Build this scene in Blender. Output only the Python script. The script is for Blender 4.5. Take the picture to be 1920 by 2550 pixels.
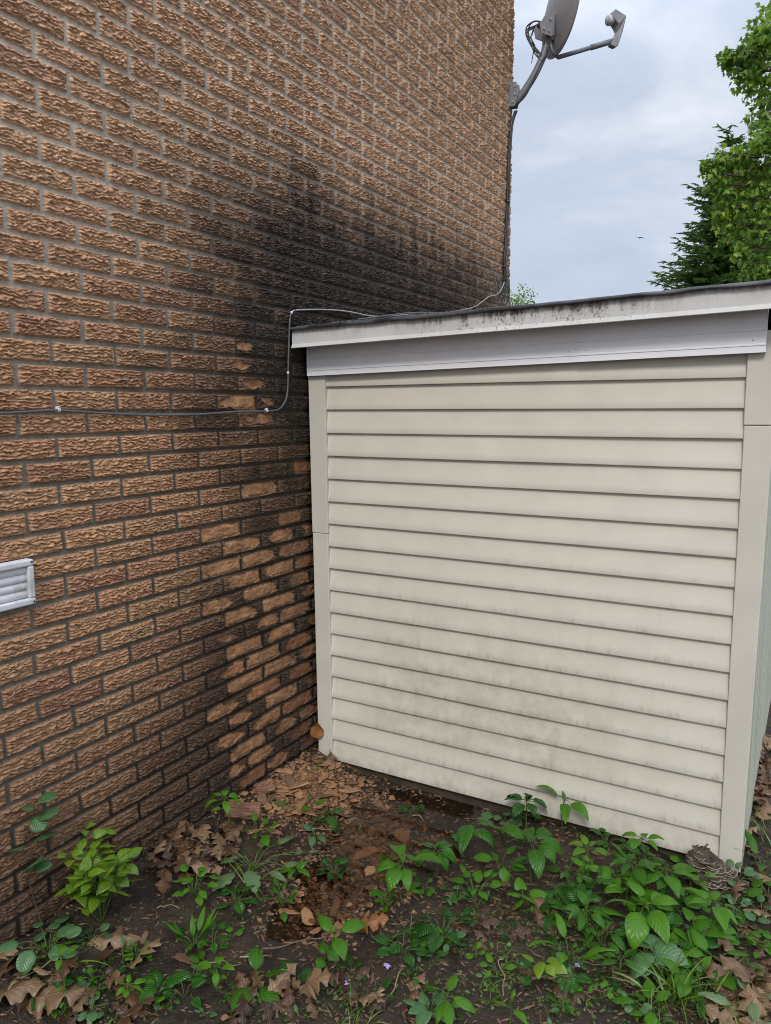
import bpy, math, random
import numpy as np
from mathutils import Vector, Matrix, Euler
R = math.radians
S = bpy.context.scene
COL = S.collection
for o in list(bpy.data.objects): bpy.data.objects.remove(o)

# ------------------------------------------------------------------ camera, sky, sun, exposure
CAM = (2.12887, -3.00755, 1.53345)
CROT = (R(82.30701), R(0.22969), R(29.67418))
FPX = 1889.52                                   # focal length in photo pixels (photo is 1920 x 2550)
cd = bpy.data.cameras.new('camera'); cam = bpy.data.objects.new('camera', cd); COL.objects.link(cam)
cam.location = CAM; cam.rotation_euler = CROT
cd.sensor_fit = 'HORIZONTAL'; cd.sensor_width = 36.0; cd.lens = 36.0 * FPX / 1920.0
cd.clip_start = 0.05; cd.clip_end = 3000
S.camera = cam
S.cycles.filter_width = 1.0
S.view_settings.view_transform = 'Standard'; S.view_settings.look = 'None'
S.view_settings.gamma = 1; S.view_settings.exposure = 0.30
SUN_EL, SUN_AZ = R(42), R(18)                   # azimuth measured from -Y towards +X

def nn(nt, typ, loc=None, **kw):
    n = nt.nodes.new(typ)
    for k, v in kw.items():
        if k in n.bl_rna.properties.keys(): setattr(n, k, v)
        else: n.inputs[k].default_value = v
    return n

w = bpy.data.worlds.new('World'); S.world = w; w.use_nodes = True
nt = w.node_tree; nt.nodes.clear(); L = nt.links.new
out = nn(nt, 'ShaderNodeOutputWorld')
sky = nn(nt, 'ShaderNodeTexSky', sky_type='NISHITA', sun_disc=False, sun_elevation=SUN_EL,
         sun_rotation=math.pi - SUN_AZ, air_density=1.0, dust_density=3.0)
bg1 = nn(nt, 'ShaderNodeBackground', Strength=0.08); L(sky.outputs[0], bg1.inputs[0])
tc = nn(nt, 'ShaderNodeTexCoord')
mp = nn(nt, 'ShaderNodeMapping'); mp.inputs['Scale'].default_value = (1, 1, 2.6); L(tc.outputs['Generated'], mp.inputs[0])
ns = nn(nt, 'ShaderNodeTexNoise', Scale=3.2, Detail=6.0, Roughness=0.55, Distortion=0.35); L(mp.outputs[0], ns.inputs['Vector'])
cr = nn(nt, 'ShaderNodeValToRGB'); L(ns.outputs[0], cr.inputs[0])
cr.color_ramp.elements[0].position = 0.30; cr.color_ramp.elements[0].color = (0.425, 0.490, 0.605, 1)
cr.color_ramp.elements[1].position = 0.68; cr.color_ramp.elements[1].color = (0.715, 0.75, 0.825, 1)
e = cr.color_ramp.elements.new(0.50); e.color = (0.515, 0.575, 0.69, 1)
sx = nn(nt, 'ShaderNodeSeparateXYZ'); L(tc.outputs['Generated'], sx.inputs[0])
# overcast luminance: brighter towards the zenith and towards the veiled sun behind the camera
zr = nn(nt, 'ShaderNodeMapRange'); L(sx.outputs['Z'], zr.inputs[0])
zr.inputs[1].default_value = 0.35; zr.inputs[2].default_value = 1.0; zr.inputs[3].default_value = 1.0; zr.inputs[4].default_value = 2.9
yr = nn(nt, 'ShaderNodeMapRange'); L(sx.outputs['Y'], yr.inputs[0])
yr.inputs[1].default_value = 0.35; yr.inputs[2].default_value = -0.9; yr.inputs[3].default_value = 1.0; yr.inputs[4].default_value = 1.25
mu = nn(nt, 'ShaderNodeMath', operation='MULTIPLY'); L(zr.outputs[0], mu.inputs[0]); L(yr.outputs[0], mu.inputs[1])
bg2 = nn(nt, 'ShaderNodeBackground'); L(cr.outputs[0], bg2.inputs[0]); L(mu.outputs[0], bg2.inputs[1])
mxs = nn(nt, 'ShaderNodeMixShader', Fac=0.9); L(bg1.outputs[0], mxs.inputs[1]); L(bg2.outputs[0], mxs.inputs[2])
L(mxs.outputs[0], out.inputs[0])

sl = bpy.data.lights.new('sun', 'SUN'); sl.energy = 1.5; sl.angle = R(14); sl.color = (1.0, 0.96, 0.9)
sun = bpy.data.objects.new('sun', sl); COL.objects.link(sun)
sd = Vector((math.sin(SUN_AZ) * math.cos(SUN_EL), -math.cos(SUN_AZ) * math.cos(SUN_EL), math.sin(SUN_EL)))
sun.rotation_euler = sd.to_track_quat('Z', 'Y').to_euler(); sun.location = (3, -6, 9)

# ------------------------------------------------------------------ helpers
rng = random.Random(7)
def hash2(ix, iy, seed):
    a = (ix.astype(np.int64) * 374761393 + iy.astype(np.int64) * 668265263 + seed * 1442695041) & 0xFFFFFFFF
    a = ((a ^ (a >> 13)) * 1274126177) & 0xFFFFFFFF
    a = ((a ^ (a >> 16)) * 2246822519) & 0xFFFFFFFF
    return ((a ^ (a >> 15)) & 0xFFFFFF) / float(0xFFFFFF)
def vnoise(x, y, seed=0):
    x = np.asarray(x, float); y = np.asarray(y, float)
    ix = np.floor(x); iy = np.floor(y); fx = x - ix; fy = y - iy
    fx = fx * fx * (3 - 2 * fx); fy = fy * fy * (3 - 2 * fy)
    a = hash2(ix, iy, seed); b = hash2(ix + 1, iy, seed); c = hash2(ix, iy + 1, seed); d = hash2(ix + 1, iy + 1, seed)
    return (a * (1 - fx) + b * fx) * (1 - fy) + (c * (1 - fx) + d * fx) * fy
def fbm(x, y, seed=0, o=4):
    s = 0; a = 0.5; t = 0
    for k in range(o):
        s = s + a * vnoise(np.asarray(x) * 2 ** k + 17.3 * k, np.asarray(y) * 2 ** k - 9.1 * k, seed + k); t += a; a *= 0.5
    return s / t
def sstep(a, b, x):
    t = np.clip((x - a) / (b - a), 0, 1); return t * t * (3 - 2 * t)

def ground_z(x, y):
    """height of the soil, world metres"""
    x = np.asarray(x, float); y = np.asarray(y, float)
    z = -0.222 + 0 * x
    front = sstep(0.35, -0.1, y)
    z = z + 0.075 * np.exp(-(np.maximum(x, 0) / 0.22) ** 2) * front
    z = z + 0.012 * np.exp(-(((x - 0.10) / 0.16) ** 2 + ((y + 0.16) / 0.16) ** 2)) - 0.035 * np.exp(-(((x - 0.2) / 0.15) ** 2 + (y / 0.07) ** 2))
    z = z - 0.062 * np.exp(-(((x - 0.66) / 0.42) ** 2 + ((y + 0.26) / 0.42) ** 2)) * sstep(0.05, 0.3, x)
    z = z - 0.040 * np.exp(-(((x - 0.66) / 0.24) ** 2 + ((y + 0.90) / 0.35) ** 2))
    z = z - 0.02 * np.exp(-(((x - 1.5) / 0.5) ** 2 + (y / 0.12) ** 2))
    near = sstep(6, 2, np.hypot(x - 1, y + 1))
    z = z + near * (0.05 * (fbm(x / 0.45, y / 0.45, 3, 3) - 0.5) + 0.02 * (fbm(x / 0.09, y / 0.09, 5, 3) - 0.5) + 0.007 * (fbm(x / 0.02, y / 0.02, 8, 2) - 0.5))
    return z + 0.3 * (1 - sstep(9, 4, np.hypot(x - 1, y))) * (fbm(x / 7, y / 7, 11, 2) - 0.35)
CROTM = Euler(CROT, 'XYZ').to_matrix()
def at(px, py):
    """where the ray through photo pixel (px, py) meets the soil"""
    d = CROTM @ Vector(((px - 960) / FPX, -(py - 1275) / FPX, -1.0))
    c = Vector(CAM); z = -0.2
    for k in range(7):
        p = c + d * ((z - c.z) / d.z); z = 0.5 * z + 0.5 * float(ground_z(p.x, p.y)) if k else float(ground_z(p.x, p.y))
    return Vector((p.x, p.y, float(ground_z(p.x, p.y))))
def Z6(x, y): return (x * 0.42017, 1900 + y * 0.42017)
def Z7(x, y): return (600 + x * 0.42017, 1850 + y * 0.42017)
def Z8(x, y): return (1200 + x * 0.43217, 1850 + y * 0.43217)

def wloc(o):
    v = Vector((0, 0, 0))
    while o is not None: v += o.location; o = o.parent
    return v
def tag(o, label=None, cat=None, group=None, kind=None):
    if label: o['label'] = label
    if cat: o['category'] = cat
    if group: o['group'] = group
    if kind: o['kind'] = kind
    return o
def thing(name, loc, label, cat, group=None):
    o = bpy.data.objects.new(name, None); COL.objects.link(o); o.location = loc; o.empty_display_size = 0.05
    return tag(o, label, cat, group)
class MB:
    """collects geometry in world coordinates, builds ONE mesh object"""
    def __init__(s): s.v = []; s.f = []; s.uv = []; s.m = []; s.mi = 0
    def add(s, vs, fs, uvs=None):
        b = len(s.v); s.v += [tuple(v) for v in vs]
        s.f += [tuple(i + b for i in f) for f in fs]; s.m += [s.mi] * len(fs)
        s.uv += list(uvs) if uvs is not None else [(0, 0)] * len(vs)
        return s
    def box(s, x0, x1, y0, y1, z0, z1):
        v = [(x0,y0,z0),(x1,y0,z0),(x1,y1,z0),(x0,y1,z0),(x0,y0,z1),(x1,y0,z1),(x1,y1,z1),(x0,y1,z1)]
        return s.add(v, [(0,3,2,1),(4,5,6,7),(0,1,5,4),(1,2,6,5),(2,3,7,6),(3,0,4,7)])
    def tube(s, pts, r, n=8, cap=True):
        pts = [Vector(p) for p in pts]; rs = r if isinstance(r, (list, tuple)) else [r] * len(pts)
        vs = []; fs = []; uvs = []
        t0 = (pts[1] - pts[0]).normalized(); ref = Vector((0, 0, 1)) if abs(t0.z) < 0.9 else Vector((1, 0, 0))
        nrm = t0.cross(ref).normalized()
        for i, p in enumerate(pts):
            t = (pts[min(i + 1, len(pts) - 1)] - pts[max(i - 1, 0)]).normalized()
            nrm = (nrm - t * nrm.dot(t)).normalized(); bn = t.cross(nrm)
            for k in range(n):
                a = 2 * math.pi * k / n
                vs.append(p + (nrm * math.cos(a) + bn * math.sin(a)) * rs[i]); uvs.append((k / n, i / len(pts)))
        for i in range(len(pts) - 1):
            for k in range(n):
                fs.append((i*n+k, i*n+(k+1)%n, (i+1)*n+(k+1)%n, (i+1)*n+k))
        if cap:
            fs.append(tuple(range(n-1, -1, -1))); fs.append(tuple((len(pts)-1)*n + k for k in range(n)))
        return s.add(vs, fs, uvs)
    def prism(s, prof, axis, a0, a1):
        """extrude a 2D profile (counter-clockwise) along axis 0/1/2"""
        n = len(prof); vs = []
        for a in (a0, a1):
            for p in prof:
                q = list(p); q.insert(axis, a); vs.append(q)
        fs = [tuple(range(n)), tuple(range(2*n-1, n-1, -1))] + [(k, n+k, n+(k+1)%n, (k+1)%n) for k in range(n)]
        return s.add(vs, fs)
    def build(s, name, mats, parent=None, smooth=True, bevel=0, loc=None):
        if not isinstance(mats, (list, tuple)): mats = [mats]
        off = wloc(parent) if parent else Vector((0, 0, 0))
        if loc is not None: off = Vector(loc)
        me = bpy.data.meshes.new(name)
        me.from_pydata([(v[0]-off.x, v[1]-off.y, v[2]-off.z) for v in s.v], [], s.f)
        for m in mats: me.materials.append(m)
        if len(mats) > 1: me.polygons.foreach_set('material_index', s.m)
        uvl = me.uv_layers.new(name='UVMap')
        li = np.empty(len(me.loops), dtype=np.int32); me.loops.foreach_get('vertex_index', li)
        uvl.data.foreach_set('uv', np.array(s.uv, dtype=np.float32)[li].ravel())
        me.polygons.foreach_set('use_smooth', [smooth] * len(me.polygons)); me.update()
        o = bpy.data.objects.new(name, me); COL.objects.link(o)
        if loc is not None: o.location = loc
        if parent: o.parent = parent
        if bevel:
            b = o.modifiers.new('bevel', 'BEVEL'); b.width = bevel; b.segments = 2; b.limit_method = 'ANGLE'; b.angle_limit = R(35)
            b.harden_normals = False
        return o
def grid_mesh(name, X, Y, Z, mat, parent=None, colors=None, flip=False, extra=None):
    """big regular grids from numpy arrays; colors = dict name -> (n,3) arrays"""
    ny, nx = X.shape; off = wloc(parent) if parent else Vector((0, 0, 0))
    co = np.stack([X - off.x, Y - off.y, Z - off.z], -1).reshape(-1, 3).astype(np.float32)
    idx = np.arange(nx * ny).reshape(ny, nx)
    q = np.stack([idx[:-1, :-1], idx[:-1, 1:], idx[1:, 1:], idx[1:, :-1]], -1).reshape(-1, 4)
    if flip: q = q[:, ::-1]
    return co, q
def mesh_from_arrays(name, co, quads, mat, parent=None, colors=None, smooth=True):
    me = bpy.data.meshes.new(name); n = len(quads)
    me.vertices.add(len(co)); me.vertices.foreach_set('co', co.astype(np.float32).ravel())
    me.loops.add(4 * n); me.loops.foreach_set('vertex_index', quads.astype(np.int32).ravel())
    me.polygons.add(n); me.polygons.foreach_set('loop_start', np.arange(0, 4 * n, 4, dtype=np.int32))
    me.polygons.foreach_set('use_smooth', np.full(n, smooth, dtype=bool))
    me.materials.append(mat)
    for k, a in (colors or {}).items():
        at_ = me.attributes.new(k, 'FLOAT_COLOR', 'POINT')
        c4 = np.ones((len(co), 4), np.float32); c4[:, :3] = a
        at_.data.foreach_set('color', c4.ravel())
    me.update(calc_edges=True); me.validate()
    o = bpy.data.objects.new(name, me); COL.objects.link(o)
    if parent: o.parent = parent
    return o

# ------------------------------------------------------------------ materials
def mat_new(name):
    m = bpy.data.materials.new(name); m.use_nodes = True; nt = m.node_tree; nt.nodes.clear()
    o = nn(nt, 'ShaderNodeOutputMaterial'); p = nn(nt, 'ShaderNodeBsdfPrincipled'); nt.links.new(p.outputs[0], o.inputs[0])
    return m, nt, p, o
def ramp(nt, src, stops, interp='LINEAR'):
    r = nn(nt, 'ShaderNodeValToRGB'); r.color_ramp.interpolation = interp
    els = r.color_ramp.elements
    while len(els) < len(stops): els.new(0.5)
    for e_, (p, c) in zip(els, stops):
        e_.position = p; e_.color = tuple(c) + (1,) if len(c) == 3 else c
    nt.links.new(src, r.inputs[0]); return r.outputs[0]
def noise(nt, scale, detail=4, rough=0.55, vec=None, stretch=None, coord='Object', dist=0):
    tc = nn(nt, 'ShaderNodeTexCoord'); v = tc.outputs[coord]
    if stretch:
        mp = nn(nt, 'ShaderNodeMapping'); mp.inputs['Scale'].default_value = stretch; nt.links.new(v, mp.inputs[0]); v = mp.outputs[0]
    n = nn(nt, 'ShaderNodeTexNoise', Scale=scale, Detail=detail, Roughness=rough, Distortion=dist); nt.links.new(v, n.inputs['Vector'])
    return n.outputs[0]
def mix(nt, fac, a, b, mode='MIX'):
    m = nn(nt, 'ShaderNodeMix', data_type='RGBA', blend_type=mode)
    for s, i in ((fac, 0), (a, 6), (b, 7)):
        if hasattr(s, 'is_output'): nt.links.new(s, m.inputs[i])
        else: m.inputs[i].default_value = (tuple(s) + (1,)) if isinstance(s, (tuple, list)) else s
    return m.outputs[2]
def math_(nt, op, a, b=None, c=None):
    m = nn(nt, 'ShaderNodeMath', operation=op)
    for i, s in enumerate((a, b, c)):
        if s is None: continue
        if hasattr(s, 'is_output'): nt.links.new(s, m.inputs[i])
        else: m.inputs[i].default_value = s
    return m.outputs[0]
def bump(nt, p, h, strength=0.3, dist=0.01):
    b = nn(nt, 'ShaderNodeBump', Strength=strength, Distance=dist); nt.links.new(h, b.inputs['Height']); nt.links.new(b.outputs[0], p.inputs['Normal'])
def objz(nt, axis='Z', coord='Object'):
    tc = nn(nt, 'ShaderNodeTexCoord'); s = nn(nt, 'ShaderNodeSeparateXYZ'); nt.links.new(tc.outputs[coord], s.inputs[0]); return s.outputs[axis]
def maprange(nt, v, a, b, c=0.0, d=1.0, smooth=True):
    m = nn(nt, 'ShaderNodeMapRange', interpolation_type='SMOOTHSTEP' if smooth else 'LINEAR'); nt.links.new(v, m.inputs[0])
    for i, x in enumerate((a, b, c, d)): m.inputs[i + 1].default_value = x
    return m.outputs[0]

def simple(name, col, rough=0.6, spec=0.5, var=0.12, scale=30, bstr=0.15, metallic=0.0, dirt=None):
    m, nt, p, o = mat_new(name)
    n = noise(nt, scale, 5)
    c = ramp(nt, n, [(0.3, [x * (1 - var) for x in col]), (0.7, [min(1, x * (1 + var)) for x in col])])
    if dirt:
        n2 = noise(nt, scale * 0.35, 6, 0.65)
        c = mix(nt, maprange(nt, n2, 0.5, 0.72), c, dirt)
    nt.links.new(c, p.inputs['Base Color']); p.inputs['Roughness'].default_value = rough
    p.inputs['Specular IOR Level'].default_value = spec; p.inputs['Metallic'].default_value = metallic
    if bstr: bump(nt, p, n, bstr, 0.002)
    return m

# brick: albedo comes from the mesh (per-brick tint, mortar, soot, spalling, painted shade), grain from noise
M_BRICK, nt, p, o = mat_new('brick')
a = nn(nt, 'ShaderNodeAttribute', attribute_name='albedo')
g1 = noise(nt, 260, 4, 0.6); g2 = noise(nt, 60, 5, 0.65)
c = mix(nt, 1.0, a.outputs['Color'], ramp(nt, g2, [(0.25, (0.72, 0.70, 0.68)), (0.75, (1.25, 1.25, 1.25))]), 'MULTIPLY')
c = mix(nt, 0.6, c, ramp(nt, g1, [(0.3, (0.6, 0.6, 0.6)), (0.7, (1.35, 1.35, 1.35))]), 'MULTIPLY')
nt.links.new(c, p.inputs['Base Color'])
p.inputs['Roughness'].default_value = 0.62; p.inputs['Specular IOR Level'].default_value = 0.35
bump(nt, p, math_(nt, 'ADD', g1, g2), 0.45, 0.003)
# ------------------------------------------------------------------ brick house
BL, BH, Y0, ZC, J = 0.2530, 0.07615, -1.40444, 1.56691, 0.0118   # brick module, course, first perpend, centre of course 0, joint
YEND = Y0 + BL * 16
# spalled faces seen in the wall: (course, left perpend u, how much of the face is gone)
SPALL = {(0,3):.8,(0,4):.12,(-1,3.5):.30,(-2,3):.22,(-3,3.5):.18,(1,3.5):.38,(4,5):.7,(5,3.5):.85,(7,4.5):.6,(7,2.5):.95,
 (8,3):.72,(8,4):.62,(8,5):.7,(9,2.5):.95,(9,3.5):.8,(9,4.5):.75,(10,3):.75,(10,4):.85,(10,5):.7,(11,2.5):.62,(11,3.5):.85,(11,4.5):.7,
 (12,3):.8,(12,4):.85,(12,5):.45,(13,2.5):.18,(13,3.5):.5,(13,4.5):.85,(14,3):.95,(14,4):.85,(14,5):.6,(15,2.5):.5,(15,3.5):.9,(15,4.5):.7,
 (16,3):.9,(16,4):.95,(16,5):.55,(17,2.5):.55,(17,3.5):.8,(17,4.5):.6,(18,3):.45,(18,4):.9,(18,5):.5,(19,2.5):.5,(19,3.5):.8,(19,4.5):.85,
 (20,3):.85,(20,4):.6,(20,5):.55,(21,2.5):.4,(21,3.5):.6,(21,4.5):.6,(22,3):.6,(22,4):.5,(22,5):.6}
def brick_relief(Y, Z):
    """offset from the wall plane and albedo of the brickwork at (Y, Z)"""
    r = (ZC - Z) / BH + 0.5; ri = np.floor(r).astype(int); fr = r - ri
    odd = (ri % 2 != 0)
    jit = 0.012 * (hash2(ri, ri * 0, 91) - 0.5) / BL
    u = (Y - Y0) / BL + 0.5 * odd + jit; ci = np.floor(u).astype(int); fa = u - ci
    h1 = hash2(ci, ri, 1); h2 = hash2(ci, ri, 2); h3 = hash2(ci, ri, 3); h4 = hash2(ci, ri, 4)
    wob = 0.0035 * (fbm(Y / 0.03, Z / 0.03, 21, 3) - 0.5)
    jy = J * (0.95 + 0.35 * (hash2(ci, ri, 6) - 0.5))
    da = np.minimum(fa, 1 - fa) * BL - jy / 2; dz = np.minimum(fr, 1 - fr) * BH - J * 0.46
    d = np.minimum(da, dz) + wob * 1.3
    m = sstep(-0.0005, 0.0035, d)                       # 1 on brick, 0 in the joint
    rnd = sstep(-0.001, 0.010, d)
    # bark-like face: overlapping ragged scales, crests overhanging downwards
    ph = Z / 0.0112 + 1.5 * (fbm(Y / 0.040 + 40 * h1, Z / 0.030, 31, 3) - 0.5) + 0.9 * (vnoise(Y / 0.0105, Z / 0.011 + 9 * h2, 37) - 0.5) + 0.45 * (vnoise(Y / 0.0045, Z / 0.008, 39) - 0.5) + 7 * h1
    f = ph - np.floor(ph)
    layer = np.floor(ph)
    amp = 0.25 + 1.25 * vnoise(Y / 0.017 + layer * 3.71, layer * 1.37 + h2 * 50, 41)
    rag = np.clip(f / 0.16, 0, 1) * (1 - f) ** 0.8 * amp
    rag = rag * 0.0108 + 0.003 * (fbm(Y / 0.05, Z / 0.025, 44, 3) - 0.5) + 0.003 * (fbm(Y / 0.007, Z / 0.005, 47, 2) - 0.5)
    hb = 0.0025 * (h3 - 0.5) + (h4 - 0.5) * 0.006 * (fa - 0.5) + rag
    # spalled faces
    sp = np.zeros_like(Y); um = ci - 0.5 * odd
    for (cr_, cu), amt in SPALL.items():
        k = (ri == cr_) & (np.abs(um - cu) < 0.01)
        if not k.any(): continue
        ya = fa[k]; za = 1 - fr[k]
        hh = (cr_ * 37 + int(cu * 2) * 11) % 17 / 17.0
        ctr = 0.5 + 0.3 * (hh - 0.5) * (1.3 - amt) * 2
        q = np.sqrt(((ya - ctr) / (0.50 + 0.0 * hh)) ** 2 * 0.8 + ((za - 0.56) / 0.5) ** 2 * 0.9)
        q = q + 0.85 * (fbm(Y[k] / 0.05 + hh * 30, Z[k] / 0.03, 61, 4) - 0.5)
        lim = 0.14 + 0.90 * amt
        sp[k] = sstep(lim + 0.09, lim - 0.05, q)
    sp = sp * m
    cracks = np.abs(fbm(Y / 0.035, Z / 0.022, 71, 3) - 0.5)
    hs = -0.006 + 0.010 * (fbm(Y / 0.06, Z / 0.035, 73, 3) - 0.5) + 0.003 * sstep(0.0, 0.05, cracks) + 0.0015 * (fbm(Y / 0.007, Z / 0.006, 75, 2) - 0.5)
    hs = hs - 0.009 * (1 - sstep(-0.002, 0.017, d + 0.006 * (fbm(Y / 0.02, Z / 0.02, 76, 2) - 0.5)))
    brick_h = hb * (1 - sp) + hs * sp
    mort_h = -0.0065 + 0.0040 * sstep(1.5, 2.3, Z) + 0.0025 * (fbm(Y / 0.012, Z / 0.012, 81, 2) - 0.5)
    zone = sstep(2.85, 3.2, u + 0 * Y) * sstep(6.5, 9, ri) * sstep(25, 22, ri)
    X = (mort_h - 0.006 * zone) * (1 - m) + m * (brick_h * (0.35 + 0.65 * rnd) - 0.002 * (1 - rnd))
    # ---- albedo (clay, mortar, soot and moss, with some shade painted in)
    t = np.clip(h1 * 0.8 + 0.35 * (fbm(Y / 0.09, Z / 0.05, 51, 3) - 0.3), 0, 1)[..., None]
    tan = np.array([0.460, 0.258, 0.132]); red = np.array([0.400, 0.200, 0.108]); dark = np.array([0.280, 0.135, 0.082]); yel = np.array([0.440, 0.262, 0.135])
    c = tan * (1 - t) + red * t
    c = np.where((h2 > 0.86)[..., None], 0.55 * c + 0.45 * dark, c)
    c = np.where((h2 < 0.16)[..., None], 0.5 * c + 0.5 * yel, c)
    up = sstep(1.4, 2.6, Z)[..., None]                  # upper courses: paler, brighter tan
    c = c * (1 - 0.35 * up) + up * 0.35 * np.array([0.50, 0.33, 0.205])
    c = c * (1 + 0.24 * up)
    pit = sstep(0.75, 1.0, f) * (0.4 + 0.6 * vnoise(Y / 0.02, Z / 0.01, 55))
    c = c * (1 - (0.72 - 0.35 * up) * pit[..., None])                 # crevice shade painted into the colour between the scales
    dz_ = (sstep(2.0, 3.4, u) * sstep(5, 8, ri) * 0.38)[..., None]
    c = c * (1 - dz_) + dz_ * np.array([0.075, 0.048, 0.028])
    fresh = np.array([0.42, 0.208, 0.104]) * (0.8 + 0.4 * fbm(Y / 0.05, Z / 0.03, 57, 3))[..., None]
    fr2 = np.where((h3 > 0.6)[..., None], fresh * np.array([1.0, 1.04, 1.0]), np.where((h3 < 0.3)[..., None], fresh * np.array([0.9, 0.80, 0.75]), fresh))
    grime = sstep(4.1, 5.4, u)[..., None] * 0.6 + sstep(0.16, -0.10, Z)[..., None] * 0.35
    grime = np.clip(grime + 0.5 * (fbm(Y / 0.12, Z / 0.1, 58, 3) - 0.5)[..., None], 0, 0.8)
    rim_ = (1 - sstep(0.0, 0.013, d + 0.016 * (fbm(Y / 0.025, Z / 0.02, 78, 3) - 0.5)))[..., None]
    fr2 = fr2 * (1 - 0.6 * grime) * (1 - 0.6 * rim_) * (0.62 + 0.75 * fbm(Y / 0.028, Z / 0.018, 79, 4))[..., None]
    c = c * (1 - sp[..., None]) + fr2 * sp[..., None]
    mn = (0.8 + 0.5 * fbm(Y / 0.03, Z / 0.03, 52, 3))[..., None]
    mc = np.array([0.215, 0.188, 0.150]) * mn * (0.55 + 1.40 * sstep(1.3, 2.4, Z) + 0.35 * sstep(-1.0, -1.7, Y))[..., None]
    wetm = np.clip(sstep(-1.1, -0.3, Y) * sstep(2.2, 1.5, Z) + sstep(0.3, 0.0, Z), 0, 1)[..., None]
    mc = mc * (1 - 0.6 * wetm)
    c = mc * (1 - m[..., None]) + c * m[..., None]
    # damp and soot: splashed up above the roof, running down into the corner and along the ground; low also paints in shade
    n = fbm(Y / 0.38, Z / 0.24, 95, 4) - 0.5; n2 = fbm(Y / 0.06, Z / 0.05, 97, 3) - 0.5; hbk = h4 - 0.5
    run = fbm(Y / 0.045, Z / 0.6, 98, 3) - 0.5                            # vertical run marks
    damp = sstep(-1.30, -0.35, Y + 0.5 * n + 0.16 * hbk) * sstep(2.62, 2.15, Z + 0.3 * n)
    low = sstep(1.05, -0.05, Z + 0.30 * n + 0.08 * hbk)  # lower wall darkened: damp plus painted fall-off of light towards the ground
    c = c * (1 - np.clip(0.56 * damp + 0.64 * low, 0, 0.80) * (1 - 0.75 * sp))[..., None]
    top = 2.66 + 0.05 * np.clip(Y, 0, 3) + 0.26 * n + 0.03 * hbk + 0.12 * run
    s1 = sstep(top + 0.26, top - 0.42, Z) * sstep(-1.25, -0.05, Y + 0.5 * n + 0.10 * hbk) * sstep(1.0, 1.75, Z + 0.3 * n)
    s1 = s1 * (1 - 0.30 * sstep(1.5, 2.4, Y))
    core = np.exp(-(((Y - 0.40) / 0.85) ** 2 + ((Z - 2.24) / 0.26) ** 2))
    s2 = sstep(-0.85, -0.02, Y + 0.45 * n + 0.16 * hbk) * sstep(-0.4, 0.9, Z + 0.25 * n) * sstep(2.25, 1.85, Z)
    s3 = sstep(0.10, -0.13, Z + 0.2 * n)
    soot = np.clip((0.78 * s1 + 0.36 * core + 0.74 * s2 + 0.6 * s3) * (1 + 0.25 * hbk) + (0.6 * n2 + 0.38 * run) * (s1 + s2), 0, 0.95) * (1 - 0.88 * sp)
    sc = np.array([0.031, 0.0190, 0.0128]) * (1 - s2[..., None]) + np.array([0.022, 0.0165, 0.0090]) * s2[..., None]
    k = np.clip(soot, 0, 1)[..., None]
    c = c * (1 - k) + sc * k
    # tar and grit where the roofing turns up at the far end of the wall
    tar = sstep(2.02, 2.32, Y - 1.2 * (2.50 - Z) + 0.25 * n) * sstep(2.56, 2.46, Z + 0.12 * n)
    X = X * (1 - tar) + tar * (0.008 + 0.004 * (fbm(Y / 0.02, Z / 0.02, 99, 2) - 0.5))
    grit = hash2(np.floor(Y / 0.012), np.floor(Z / 0.010), 77)[..., None]
    c = c * (1 - tar[..., None]) + tar[..., None] * np.where(grit > 0.86, np.array([0.33, 0.27, 0.22]), np.array([0.062, 0.048, 0.036]))
    return X, c

house = thing('brick_house', (0, 0.5, -0.2), 'brown textured brick house wall with soot stain and spalled brick faces', 'house')
def wall_patch(y0, y1, sy, z0, z1, sz, cos, quads, cols):
    ys = np.linspace(y0, y1, int(round((y1 - y0) / sy)) + 1); zs = np.linspace(z0, z1, int(round((z1 - z0) / sz)) + 1)
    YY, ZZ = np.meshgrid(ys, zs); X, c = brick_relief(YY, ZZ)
    if y1 >= YEND - 1e-6: X[:, -1] = np.minimum(X[:, -1], -0.004)
    ny, nx = YY.shape; off = wloc(house)
    co = np.stack([X - off.x, YY - off.y, ZZ - off.z], -1).reshape(-1, 3)
    idx = np.arange(nx * ny).reshape(ny, nx) + sum(len(a) for a in cos)
    quads.append(np.stack([idx[:-1, :-1], idx[:-1, 1:], idx[1:, 1:], idx[1:, :-1]], -1).reshape(-1, 4))
    cos.append(co); cols.append(c.reshape(-1, 3))
cos, quads, cols = [], [], []
wall_patch(-2.30, 0.20, 0.0038, -0.45, 3.10, 0.0021, cos, quads, cols)
wall_patch(0.20, YEND, 0.0060, 1.60, 4.90, 0.0030, cos, quads, cols)
wall_patch(-1.40, 0.20, 0.0050, 3.10, 3.70, 0.0026, cos, quads, cols)
wall_patch(-1.40, 0.20, 0.0120, 3.70, 4.90, 0.0080, cos, quads, cols)
wall_patch(-2.30, -1.40, 0.0120, 3.10, 4.90, 0.0080, cos, quads, cols)
wall_patch(0.20, YEND, 0.0400, -0.45, 1.60, 0.0200, cos, quads, cols)
wall_patch(-6.00, -2.30, 0.0200, -0.45, 4.90, 0.0090, cos, quads, cols)
wall = mesh_from_arrays('brick_wall', np.concatenate(cos), np.concatenate(quads), M_BRICK, house, {'albedo': np.concatenate(cols)})
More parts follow.
